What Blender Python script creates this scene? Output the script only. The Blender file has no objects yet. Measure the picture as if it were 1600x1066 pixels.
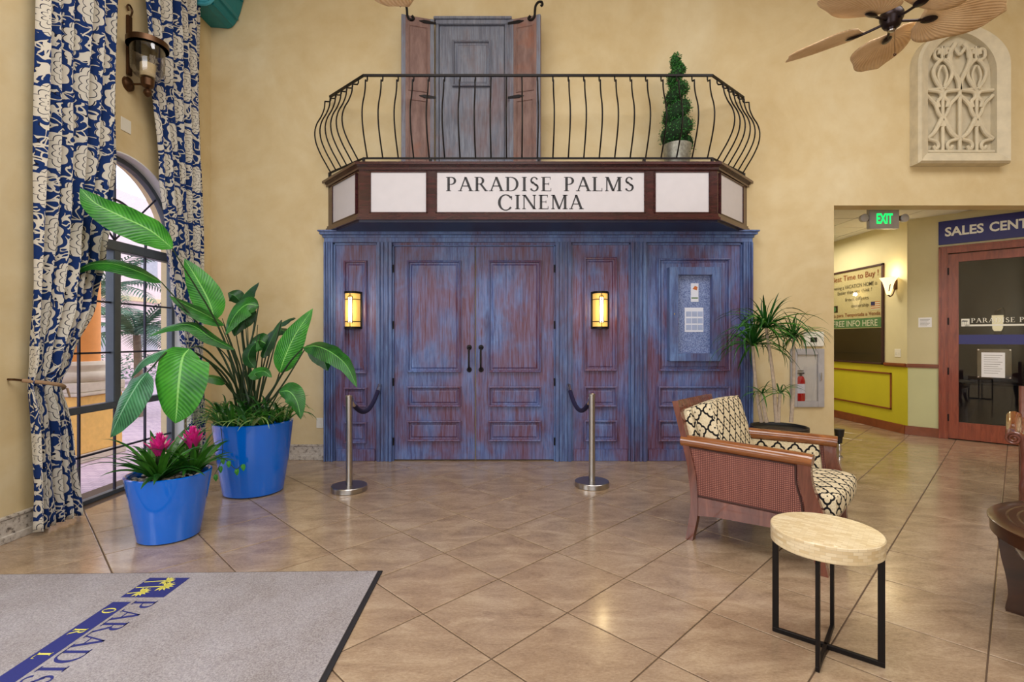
import bpy, bmesh, math, random
from mathutils import Vector, Matrix
random.seed(7)
PI = math.pi
SC = bpy.context.scene
COL = SC.collection

# ------------------------------------------------------------------ camera, world, lights, exposure
F, HY, CH = 790.0, 530.0, 1.4          # focal length in px (1600 px wide frame), horizon row, eye height
cam_d = bpy.data.cameras.new('camera'); cam = bpy.data.objects.new('camera', cam_d); COL.objects.link(cam)
cam.location = (0, 0, CH); cam.rotation_euler = (PI/2, 0, 0)
cam_d.sensor_width = 36; cam_d.lens = F/1600*36; cam_d.shift_y = -3/1600; cam_d.clip_start = .05
SC.camera = cam
world = bpy.data.worlds.new('world'); SC.world = world; world.use_nodes = True
bgn = world.node_tree.nodes['Background']
bgn.inputs[0].default_value = (.80, .82, .95, 1); bgn.inputs[1].default_value = 2.2
def area(name, loc, size, energy, color, rot=(0, 0, 0), sy=None):
    l = bpy.data.lights.new(name, 'AREA'); l.energy = energy; l.color = color; l.size = size
    if sy: l.shape = 'RECTANGLE'; l.size_y = sy
    o = bpy.data.objects.new(name, l); COL.objects.link(o); o.location = loc; o.rotation_euler = rot
    return o
area('ceiling_fill', (-.6, 1.2, 5.85), 3.2, 190, (1, .965, .955))  # added fill panel under the closed ceiling
area('ceiling_fill', (4.2, 1.6, 5.85), 3.2, 190, (1, .965, .955))  # second added fill panel, over the right half of the lobby
area('rear_fill', (-.5, -3.8, 2.3), 5.5, 175, (.84, .90, 1), (PI/2, 0, 0), 3.4)  # added cool fill in front of the solid rear wall, no window there
area('side_fill', (-3.4, .9, 2.1), 2.2, 95, (.84, .91, 1), (0, -PI/2, 0), 2.6)  # added cool fill at a solid stretch of the left wall
area('corridor_fill', (4.8, 8.6, 3.08), 1.0, 46, (1, .90, .72))  # added fill that brightens the corridor; no fixture is modelled
sun = bpy.data.lights.new('sun', 'SUN'); sun.energy = 1.2; sun.angle = .05; sun.color = (1, .95, .85)
so = bpy.data.objects.new('sun', sun); COL.objects.link(so); so.rotation_euler = (math.radians(50), 0, math.radians(160))
vs = SC.view_settings
vs.view_transform = 'Standard'; vs.look = 'None'; vs.gamma = 1; vs.exposure = 0.0; vs.use_curve_mapping = False

# ------------------------------------------------------------------ materials
def lin(c):
    return tuple(((v/255)/12.92 if v/255 <= .04045 else (((v/255)+.055)/1.055)**2.4) for v in c) + (1,)
class NT:
    def __init__(s, name):
        s.m = bpy.data.materials.new(name); s.m.use_nodes = True; s.t = s.m.node_tree
        s.b = s.t.nodes['Principled BSDF']; s.out = s.t.nodes['Material Output']
    def n(s, typ, **kw):
        nd = s.t.nodes.new(typ)
        for k, v in kw.items(): setattr(nd, k, v)
        return nd
    def l(s, a, b): s.t.links.new(a, b)
    def put(s, sock, v):
        if hasattr(v, 'is_output') or isinstance(v, bpy.types.NodeSocket): s.l(v, sock)
        else: sock.default_value = v
    def math(s, op, a, b=0.0, c=0.0, clamp=False):
        nd = s.n('ShaderNodeMath', operation=op); nd.use_clamp = clamp
        s.put(nd.inputs[0], a); s.put(nd.inputs[1], b)
        if op in ('COMPARE', 'MULTIPLY_ADD', 'SMOOTH_MIN', 'SMOOTH_MAX'): s.put(nd.inputs[2], c)
        return nd.outputs[0]
    def coord(s, kind='Object', scale=(1, 1, 1), rot=(0, 0, 0)):
        tc = s.n('ShaderNodeTexCoord'); mp = s.n('ShaderNodeMapping')
        mp.inputs['Scale'].default_value = scale; mp.inputs['Rotation'].default_value = rot
        s.l(tc.outputs[kind], mp.inputs[0]); return mp.outputs[0]
    def wpos(s, scale=(1, 1, 1)):
        g = s.n('ShaderNodeNewGeometry'); mp = s.n('ShaderNodeMapping'); mp.inputs['Scale'].default_value = scale
        s.l(g.outputs['Position'], mp.inputs[0]); return mp.outputs[0]
    def noise(s, vec, scale=5, detail=4, rough=.55, dist=0):
        nd = s.n('ShaderNodeTexNoise'); s.l(vec, nd.inputs['Vector'])
        nd.inputs['Scale'].default_value = scale; nd.inputs['Detail'].default_value = detail
        nd.inputs['Roughness'].default_value = rough; nd.inputs['Distortion'].default_value = dist
        return nd.outputs['Fac']
    def ramp(s, fac, stops, interp='LINEAR'):
        nd = s.n('ShaderNodeValToRGB'); cr = nd.color_ramp; cr.interpolation = interp
        while len(cr.elements) < len(stops): cr.elements.new(.5)
        for e, (p, c) in zip(cr.elements, stops):
            e.position = p; e.color = c if len(c) == 4 else tuple(c)+(1,)
        s.l(fac, nd.inputs[0]); return nd.outputs[0]
    def mix(s, fac, a, b, mode='MIX'):
        nd = s.n('ShaderNodeMix', data_type='RGBA', blend_type=mode)
        s.put(nd.inputs[0], fac); s.put(nd.inputs[6], a); s.put(nd.inputs[7], b); return nd.outputs[2]
    def bump(s, h, strength=.2, dist=.01):
        nd = s.n('ShaderNodeBump'); nd.inputs['Strength'].default_value = strength; nd.inputs['Distance'].default_value = dist
        s.l(h, nd.inputs['Height']); s.l(nd.outputs[0], s.b.inputs['Normal'])
    def fin(s, color, rough=.5, metal=0, spec=.5, coat=0):
        s.put(s.b.inputs['Base Color'], color); s.put(s.b.inputs['Roughness'], rough)
        s.b.inputs['Metallic'].default_value = metal; s.b.inputs['Specular IOR Level'].default_value = spec
        s.b.inputs['Coat Weight'].default_value = coat
        return s.m
M = {}
def simple(name, rgb, rough=.5, metal=0, var=.08, scale=12, coat=0, spec=.5, bump=0):
    t = NT(name); c = lin(rgb); f = t.noise(t.coord(), scale)
    a = tuple(v*(1-var) for v in c[:3])+(1,); b = tuple(min(1, v*(1+var)) for v in c[:3])+(1,)
    col = t.ramp(f, [(.3, a), (.7, b)])
    if bump: t.bump(f, bump)
    M[name] = t.fin(col, rough, metal, spec, coat); return M[name]
def emis(name, rgb, strength):
    t = NT(name); t.fin(lin(rgb), .4); t.b.inputs['Emission Color'].default_value = lin(rgb)
    t.b.inputs['Emission Strength'].default_value = strength; M[name] = t.m
def wood(name, dark, light, rough=.3, axis=(1, 1, 8), coat=.3, scale=3):
    t = NT(name); f = t.noise(t.coord(scale=axis), scale, 6, .6, 1.2)
    M[name] = t.fin(t.ramp(f, [(.3, lin(dark)), (.7, lin(light))]), rough, 0, .5, coat); return t.m
# plaster walls, faux finish
def plaster(name, a, b, c):
    t = NT(name); p = t.wpos(); n1 = t.noise(p, .9, 5, .6, .8); n2 = t.noise(p, 6, 4)
    col = t.ramp(n1, [(.25, lin(a)), (.5, lin(b)), (.75, lin(c))])
    col = t.mix(.25, col, t.ramp(n2, [(.3, lin(a)), (.7, lin(c))])); t.bump(n2, .08)
    M[name] = t.fin(col, .7, 0, .3)
plaster('plaster', (200, 176, 128), (214, 194, 150), (224, 210, 174))
plaster('plaster_corridor', (206, 196, 154), (212, 202, 162), (218, 208, 170))
simple('lime_paint', (200, 192, 40), .6, var=.06, scale=2)
simple('pale_green_paint', (206, 208, 160), .6, var=.04, scale=2)
simple('ceiling_white', (225, 224, 218), .8, var=.03)
simple('grid_white', (190, 188, 182), .6)
# distressed painted timber
def distressed(name, blue, hi, maroon, k=.5, rough=.42):
    t = NT(name); p = t.wpos((1, 1, .16)); p2 = t.wpos((1, 1, .05)); p3 = t.wpos((1, 1, .6))
    big = t.noise(p3, 2.2, 4, .6, .6); st = t.noise(p, 16, 6, .7, .3); fine = t.noise(p2, 60, 3, .7)
    base = t.mix(t.ramp(st, [(.42, (0, 0, 0)), (.62, (1, 1, 1))]), lin(blue), lin(hi))
    s2 = t.math('ADD', t.math('MULTIPLY', big, .62), t.math('MULTIPLY', st, .38))
    mf = t.ramp(s2, [(k-.05, (0, 0, 0)), (k+.09, (1, 1, 1))])
    col = t.mix(mf, base, lin(maroon))
    col = t.mix(.35, col, t.ramp(fine, [(.35, lin(tuple(v*.55 for v in maroon))), (.65, lin(hi))]))
    t.bump(fine, .12, .004)
    M[name] = t.fin(col, rough, 0, .5)
distressed('facade_paint', (70, 80, 134), (112, 142, 200), (104, 46, 60), .47)
distressed('facade_trim', (70, 86, 138), (104, 134, 186), (84, 56, 86), .53)
distressed('upper_door_paint', (106, 112, 130), (134, 140, 154), (116, 92, 96), .54, .55)
def shutter_mat():
    t = NT('shutter_paint'); p = t.wpos((1, 1, .2)); st = t.noise(p, 16, 5, .7); big = t.noise(t.wpos(), 3.1, 3)
    c = t.ramp(st, [(.35, lin((112, 84, 78))), (.65, lin((140, 112, 104)))])
    c = t.mix(t.ramp(big, [(.55, (0, 0, 0)), (.75, (.7, .7, .7))]), c, lin((150, 88, 56)))
    M['shutter_paint'] = t.fin(c, .6)
shutter_mat()
wood('marquee_wood', (40, 14, 18), (74, 30, 32), .25, (1, 6, 6), .5)
simple('soffit_navy', (28, 34, 66), .35)
simple('sign_white', (204, 200, 204), .45, var=.02)
simple('ink', (28, 26, 30), .5)
simple('black_iron', (26, 22, 22), .45, .6)
simple('bronze', (88, 62, 42), .35, .8)
simple('steel', (176, 172, 168), .28, 1, var=.04)
simple('chrome', (210, 210, 212), .15, 1, var=.02)
simple('rope_velvet', (22, 18, 60), .85)
simple('pot_blue', (0, 106, 222), .14, coat=.8, var=.04, scale=3)
simple('soil', (70, 54, 42), .9, var=.4, scale=40, bump=.5)
simple('pebble', (180, 172, 160), .6, var=.2, scale=20)
simple('black_plastic', (22, 22, 24), .4)
simple('white_plastic', (226, 222, 208), .45, var=.02)
simple('steel_paint', (176, 174, 176), .4, .2)
simple('red_enamel', (196, 22, 26), .25, coat=.5)
simple('paper', (240, 240, 242), .6, var=.02)
simple('paper_print', (178, 190, 214), .6)
simple('green_print', (70, 120, 60), .6)
simple('orange_print', (206, 108, 40), .6)
simple('stone_relief', (206, 194, 166), .8, var=.1, scale=8, bump=.3)
simple('poster_cream', (222, 208, 164), .55, var=.02)
simple('poster_green', (92, 148, 98), .5)
simple('poster_text', (92, 84, 70), .5)
simple('poster_red', (150, 74, 36), .5)
simple('dark_brown_panel', (52, 38, 22), .35)
simple('white_ink', (240, 238, 225), .5, var=.01)
simple('navy_sign', (36, 36, 112), .35, var=.03)
simple('office_grey', (84, 86, 92), .7)
simple('cane_dark', (60, 30, 24), .6)
wood('door_wood', (118, 50, 32), (160, 78, 50), .3, (8, 8, 1), .4)
wood('rail_wood', (116, 56, 26), (150, 80, 42), .3, (1, 1, 1), .4)
wood('arm_wood', (104, 54, 26), (150, 90, 44), .18, (1, 9, 9), .8)
wood('frame_wood', (84, 42, 32), (126, 72, 56), .25, (5, 5, 1), .6)
wood('table_wood', (38, 18, 8), (72, 38, 16), .3, (1, 1, 1), .3)
simple('window_frame', (84, 92, 98), .4, .3)
simple('muntin', (24, 24, 44), .4)
simple('reveal_white', (226, 226, 226), .6, var=.02)
simple('stucco_orange', (226, 146, 70), .8, var=.06)
simple('stucco_yellow', (226, 178, 92), .8, var=.08, scale=20, bump=.2)
simple('stucco_cream', (222, 200, 150), .8, var=.05)
simple('stucco_pink', (232, 210, 202), .8, var=.05)
simple('cast_stone', (200, 186, 166), .8, var=.1)
simple('palm_green', (74, 112, 84), .7, var=.3, scale=6)
simple('trunk_brown', (120, 104, 84), .9, var=.2)
simple('cane_stem', (178, 160, 140), .8, var=.18, scale=30)
simple('topiary_green', (40, 108, 36), .6, var=.5, scale=40)
simple('topiary_core', (18, 48, 18), .9, var=.3)
simple('pot_silver', (150, 150, 140), .4, .6, var=.3, scale=30)
simple('teal_paint', (16, 124, 134), .5, var=.1)
simple('teal_light', (70, 160, 176), .5, var=.1)
simple('fan_metal', (38, 26, 26), .3, .7)
simple('fringe', (150, 120, 90), .8)
simple('magenta', (214, 40, 138), .45, var=.2, scale=20)
simple('rug_border', (26, 24, 30), .7)
simple('rug_blue', (32, 38, 110), .9, var=.12, scale=200)
simple('rug_yellow', (214, 206, 92), .9, var=.1, scale=200)
emis('exit_green', (20, 235, 110), 1.3)
emis('sconce_glow', (255, 228, 170), 1.7)
emis('lamp_core', (255, 238, 200), 3)
emis('sconce_amber', (226, 178, 92), .62)
def marble():
    t = NT('baseboard_stone'); p = t.coord(); n = t.noise(p, 30, 5, .7); n2 = t.noise(p, 6, 3)
    c = t.ramp(n, [(.36, lin((96, 84, 78))), (.45, lin((184, 174, 160))), (.7, lin((208, 200, 188)))])
    M['baseboard_stone'] = t.fin(c, .5)
marble()
def tile_mat():
    t = NT('floor_tile'); oi = t.n('ShaderNodeObjectInfo')
    g = t.n('ShaderNodeNewGeometry'); add = t.n('ShaderNodeVectorMath', operation='ADD')
    mul = t.n('ShaderNodeVectorMath', operation='SCALE'); mul.inputs[3].default_value = 37.0
    cmb = t.n('ShaderNodeCombineXYZ'); t.l(oi.outputs['Random'], cmb.inputs[0]); t.l(oi.outputs['Random'], cmb.inputs[1])
    t.l(cmb.outputs[0], mul.inputs[0]); t.l(g.outputs['Position'], add.inputs[0]); t.l(mul.outputs[0], add.inputs[1])
    mp = t.n('ShaderNodeMapping'); mp.inputs['Scale'].default_value = (1, 2.2, 1); mp.inputs['Rotation'].default_value = (0, 0, .25)
    t.l(add.outputs[0], mp.inputs[0])
    n1 = t.noise(mp.outputs[0], 3.2, 6, .62, .8); n2 = t.noise(mp.outputs[0], 48, 5, .75, .6)
    c = t.ramp(n1, [(.30, lin((130, 106, 84))), (.5, lin((160, 136, 110))), (.70, lin((186, 164, 136)))])
    c = t.mix(.26, c, t.ramp(n2, [(.36, lin((118, 94, 74))), (.64, lin((200, 180, 152)))]))
    c = t.mix(t.math('MULTIPLY', oi.outputs['Random'], .16), c, lin((140, 104, 74)))
    t.bump(n2, .05, .004)
    M['floor_tile'] = t.fin(c, t.ramp(n2, [(.3, (.13, .13, .13)), (.7, (.27, .27, .27))]), 0, .7, .3); t.b.inputs['Coat Roughness'].default_value = .12
tile_mat()
simple('grout', (88, 68, 50), .9)
def rug_mat():
    t = NT('rug_pile'); p = t.coord(); n1 = t.noise(p, 150, 3, .7); n2 = t.noise(p, 2.2, 4, .6)
    c = t.ramp(n2, [(.3, lin((130, 122, 124))), (.7, lin((160, 156, 164)))])
    c = t.mix(.35, c, t.ramp(n1, [(.35, lin((92, 82, 78))), (.65, lin((206, 200, 196)))])); t.bump(n1, .6, .004)
    M['rug_pile'] = t.fin(c, .95, 0, .1)
rug_mat()
def trellis(name):
    t = NT(name); tc = t.n('ShaderNodeTexCoord'); sp = t.n('ShaderNodeSeparateXYZ'); t.l(tc.outputs['UV'], sp.inputs[0])
    def cell(sock, period):
        f = t.math('FRACT', t.math('ADD', t.math('DIVIDE', sock, period), 50.0))
        return t.math('ABSOLUTE', t.math('SUBTRACT', f, .5))
    def patt():
        x = cell(sp.outputs[0], .108); y = cell(sp.outputs[1], .128)
        def circ(cx, cy, r):
            dx = t.math('SUBTRACT', x, cx); dy = t.math('SUBTRACT', y, cy)
            return t.math('SUBTRACT', t.math('SQRT', t.math('ADD', t.math('MULTIPLY', dx, dx), t.math('MULTIPLY', dy, dy))), r)
        d = t.math('MINIMUM', circ(.20, 0, .19), circ(0, .20, .19))
        line = t.math('LESS_THAN', t.math('ABSOLUTE', t.math('SUBTRACT', d, .02)), .054)
        bar = t.math('MULTIPLY', t.math('LESS_THAN', t.math('MINIMUM', x, y), .050), t.math('GREATER_THAN', d, 0.0))
        return t.math('MAXIMUM', line, bar)
    f = patt(); n = t.noise(t.coord(), 120, 2)
    c = t.mix(f, t.ramp(n, [(.3, lin((198, 180, 144))), (.7, lin((226, 214, 184)))]), lin((24, 22, 26)))
    t.bump(n, .2, .003); M[name] = t.fin(c, .85, 0, .2)
trellis('trellis_fabric')
def cane():
    t = NT('woven_cane'); tc = t.n('ShaderNodeTexCoord')
    def wv(rot, sc):
        mp = t.n('ShaderNodeMapping'); mp.inputs['Rotation'].default_value = (0, 0, rot); t.l(tc.outputs['UV'], mp.inputs[0])
        w = t.n('ShaderNodeTexWave'); w.inputs['Scale'].default_value = sc; t.l(mp.outputs[0], w.inputs[0]); return w.outputs['Fac']
    a = wv(.0, 26); b = wv(PI/2, 26); m = t.math('MULTIPLY', a, b)
    c = t.ramp(m, [(.0, lin((92, 46, 40))), (.35, lin((146, 88, 76))), (1, lin((182, 126, 108)))])
    t.bump(m, .6, .004); M['woven_cane'] = t.fin(c, .6)
cane()
def leafmat(name, dark, light, rib, freq=46, rough=.32):
    t = NT(name); tc = t.n('ShaderNodeTexCoord'); sp = t.n('ShaderNodeSeparateXYZ'); t.l(tc.outputs['UV'], sp.inputs[0])
    ax = t.math('ABSOLUTE', t.math('SUBTRACT', sp.outputs[0], .5))
    v = t.math('SINE', t.math('MULTIPLY', t.math('SUBTRACT', sp.outputs[1], t.math('MULTIPLY', ax, .35)), freq*2*PI/2))
    n = t.noise(t.coord(), 6, 3)
    f = t.math('ADD', t.math('MULTIPLY', v, .10), n)
    c = t.ramp(f, [(.32, lin(dark)), (.68, lin(light))])
    c = t.mix(t.math('LESS_THAN', ax, .022), c, lin(rib)); t.bump(v, .18, .004)
    m = t.fin(c, rough, 0, .5)
    tr = t.n('ShaderNodeBsdfTranslucent'); t.l(c, tr.inputs[0]); mx = t.n('ShaderNodeMixShader'); mx.inputs[0].default_value = .22
    t.l(t.b.outputs[0], mx.inputs[1]); t.l(tr.outputs[0], mx.inputs[2]); t.l(mx.outputs[0], t.out.inputs[0])
    M[name] = m
leafmat('leaf_green', (16, 70, 22), (52, 132, 38), (110, 180, 84))
leafmat('leaf_bright', (28, 110, 28), (76, 168, 50), (140, 210, 104))
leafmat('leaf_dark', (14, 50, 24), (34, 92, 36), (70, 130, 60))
leafmat('leaf_cool', (34, 92, 60), (84, 160, 110), (150, 206, 170))
leafmat('strap_green', (22, 76, 22), (74, 140, 44), (50, 110, 40), 2)
leafmat('strap_dark', (14, 56, 18), (44, 106, 34), (30, 84, 30), 2)
leafmat('strap_pale', (96, 140, 60), (186, 204, 130), (80, 140, 50), 2)
simple('stem_green', (30, 52, 22), .5, var=.3)
def curtain_mat():
    t = NT('curtain_print'); tc = t.n('ShaderNodeTexCoord'); sp = t.n('ShaderNodeSeparateXYZ'); t.l(tc.outputs['UV'], sp.inputs[0])
    u, v = sp.outputs[0], sp.outputs[1]
    mp = t.n('ShaderNodeMapping'); t.l(tc.outputs['UV'], mp.inputs[0])
    dn = t.n('ShaderNodeTexNoise'); t.l(mp.outputs[0], dn.inputs[0]); dn.inputs['Scale'].default_value = 7; dn.inputs['Detail'].default_value = 1
    PX, PY = .44, .62
    def med(ox, oy, R):
        x = t.math('MULTIPLY', t.math('SUBTRACT', t.math('FRACT', t.math('ADD', t.math('DIVIDE', u, PX), 20+ox)), .5), PX)
        y = t.math('MULTIPLY', t.math('SUBTRACT', t.math('FRACT', t.math('ADD', t.math('DIVIDE', v, PY), 20+oy)), .5), PY)
        y2 = t.math('MULTIPLY', y, .82)
        r = t.math('SQRT', t.math('ADD', t.math('MULTIPLY', x, x), t.math('MULTIPLY', y2, y2)))
        a = t.math('ARCTAN2', y2, x)
        pet = t.math('MULTIPLY', t.math('ABSOLUTE', t.math('SINE', t.math('MULTIPLY', a, 6.0))), .018)
        rr = t.math('SUBTRACT', r, pet)
        inside = t.math('LESS_THAN', rr, R)
        ring = t.math('SINE', t.math('SUBTRACT', t.math('MULTIPLY', r, 210.0), t.math('MULTIPLY', t.math('ABSOLUTE', t.math('SINE', t.math('MULTIPLY', a, 5.0))), 3.6)))
        line = t.math('MULTIPLY', inside, t.math('GREATER_THAN', ring, .90))
        halo = t.math('LESS_THAN', rr, R+.020)
        return inside, line, halo
    i1, l1, h1 = med(0, 0, .125); i2, l2, h2 = med(.5, .5, .10)
    ins = t.math('MAXIMUM', i1, i2); ln = t.math('MAXIMUM', l1, l2); hal = t.math('MAXIMUM', h1, h2)
    def vine(scale, thr, seed):
        m2 = t.n('ShaderNodeMapping'); m2.inputs['Location'].default_value = (seed, seed*.7, 0); m2.inputs['Scale'].default_value = (1, .8, 1)
        t.l(tc.outputs['UV'], m2.inputs[0])
        n = t.noise(m2.outputs[0], scale, 0.0, .4, .9)
        return t.math('ABSOLUTE', t.math('SUBTRACT', n, .5)), thr
    a1, th = vine(11, .034, 3.1); a2, th2 = vine(15, .03, 9.4)
    vn = t.math('MAXIMUM', t.math('LESS_THAN', a1, .055), t.math('LESS_THAN', a2, .045))
    edge = t.math('MULTIPLY', t.math('SUBTRACT', 1.0, vn), t.math('MAXIMUM', t.math('LESS_THAN', a1, .07), t.math('LESS_THAN', a2, .06)))
    cream, blue, dk = lin((224, 218, 204)), lin((26, 54, 112)), lin((22, 26, 52))
    c = t.mix(vn, blue, cream); c = t.mix(edge, c, dk)
    c = t.mix(hal, c, blue); c = t.mix(ins, c, cream); c = t.mix(ln, c, dk)
    m = t.fin(c, .85, 0, .2)
    tr = t.n('ShaderNodeBsdfTranslucent'); t.l(c, tr.inputs[0]); mx = t.n('ShaderNodeMixShader'); mx.inputs[0].default_value = .22
    t.l(t.b.outputs[0], mx.inputs[1]); t.l(tr.outputs[0], mx.inputs[2]); t.l(mx.outputs[0], t.out.inputs[0])
    M['curtain_print'] = m
curtain_mat()
def fan_blade_mat():
    t = NT('fan_blade'); tc = t.n('ShaderNodeTexCoord'); sp = t.n('ShaderNodeSeparateXYZ'); t.l(tc.outputs['UV'], sp.inputs[0])
    a = t.math('ARCTAN2', t.math('SUBTRACT', sp.outputs[0], .5), t.math('ADD', sp.outputs[1], .06))
    w = t.math('SINE', t.math('MULTIPLY', a, 80.0)); n = t.noise(t.coord(), 4, 3)
    f = t.math('ADD', t.math('MULTIPLY', w, .08), n)
    c = t.ramp(f, [(.3, lin((200, 162, 116))), (.7, lin((236, 206, 164)))])
    t.bump(w, .35, .006); M['fan_blade'] = t.fin(c, .6)
fan_blade_mat()
def glass(name, tint=(.9, .92, .95), refl=.10, ior=1.45):
    t = NT(name); tr = t.n('ShaderNodeBsdfTransparent'); tr.inputs[0].default_value = tint+(1,)
    gl = t.n('ShaderNodeBsdfGlossy'); gl.inputs['Roughness'].default_value = .02
    lw = t.n('ShaderNodeLayerWeight'); lw.inputs[0].default_value = .5
    mx = t.n('ShaderNodeMixShader'); t.l(t.math('ADD', t.math('MULTIPLY', t.math('POWER', lw.outputs['Facing'], 4.5), .9), refl*.6, clamp=True), mx.inputs[0])
    t.l(tr.outputs[0], mx.inputs[1]); t.l(gl.outputs[0], mx.inputs[2]); t.l(mx.outputs[0], t.out.inputs[0]); M[name] = t.m
glass('window_glass', (.96, .97, 1), .05); glass('door_glass', (.62, .64, .68), .10); glass('clear_glass', (.93, .93, .95), .16, 1.5)
glass('sign_glass', (.93, .93, .9), .10)
def inlay():
    t = NT('bone_inlay'); p = t.coord('UV')
    br = t.n('ShaderNodeTexBrick'); t.l(p, br.inputs[0]); br.inputs['Scale'].default_value = 1
    br.inputs['Brick Width'].default_value = .04; br.inputs['Row Height'].default_value = .0135; br.inputs['Mortar Size'].default_value = .0006
    br.inputs['Color1'].default_value = lin((232, 216, 182)); br.inputs['Color2'].default_value = lin((208, 184, 140)); br.inputs['Mortar'].default_value = lin((196, 176, 140))
    M['bone_inlay'] = t.fin(br.outputs[0], .3, 0, .5, .3)
inlay()
def cork():
    t = NT('felt_board'); n = t.noise(t.coord(), 90, 3, .7)
    M['felt_board'] = t.fin(t.ramp(n, [(.4, lin((84, 104, 152))), (.6, lin((156, 172, 206)))]), .9)
cork()
def pavers():
    t = NT('terrace_paver'); br = t.n('ShaderNodeTexBrick'); t.l(t.coord(), br.inputs[0]); br.inputs['Scale'].default_value = 4
    br.inputs['Color1'].default_value = lin((206, 180, 186)); br.inputs['Color2'].default_value = lin((184, 158, 170)); br.inputs['Mortar'].default_value = lin((160, 140, 150))
    M['terrace_paver'] = t.fin(br.outputs[0], .7)
pavers()

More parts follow.
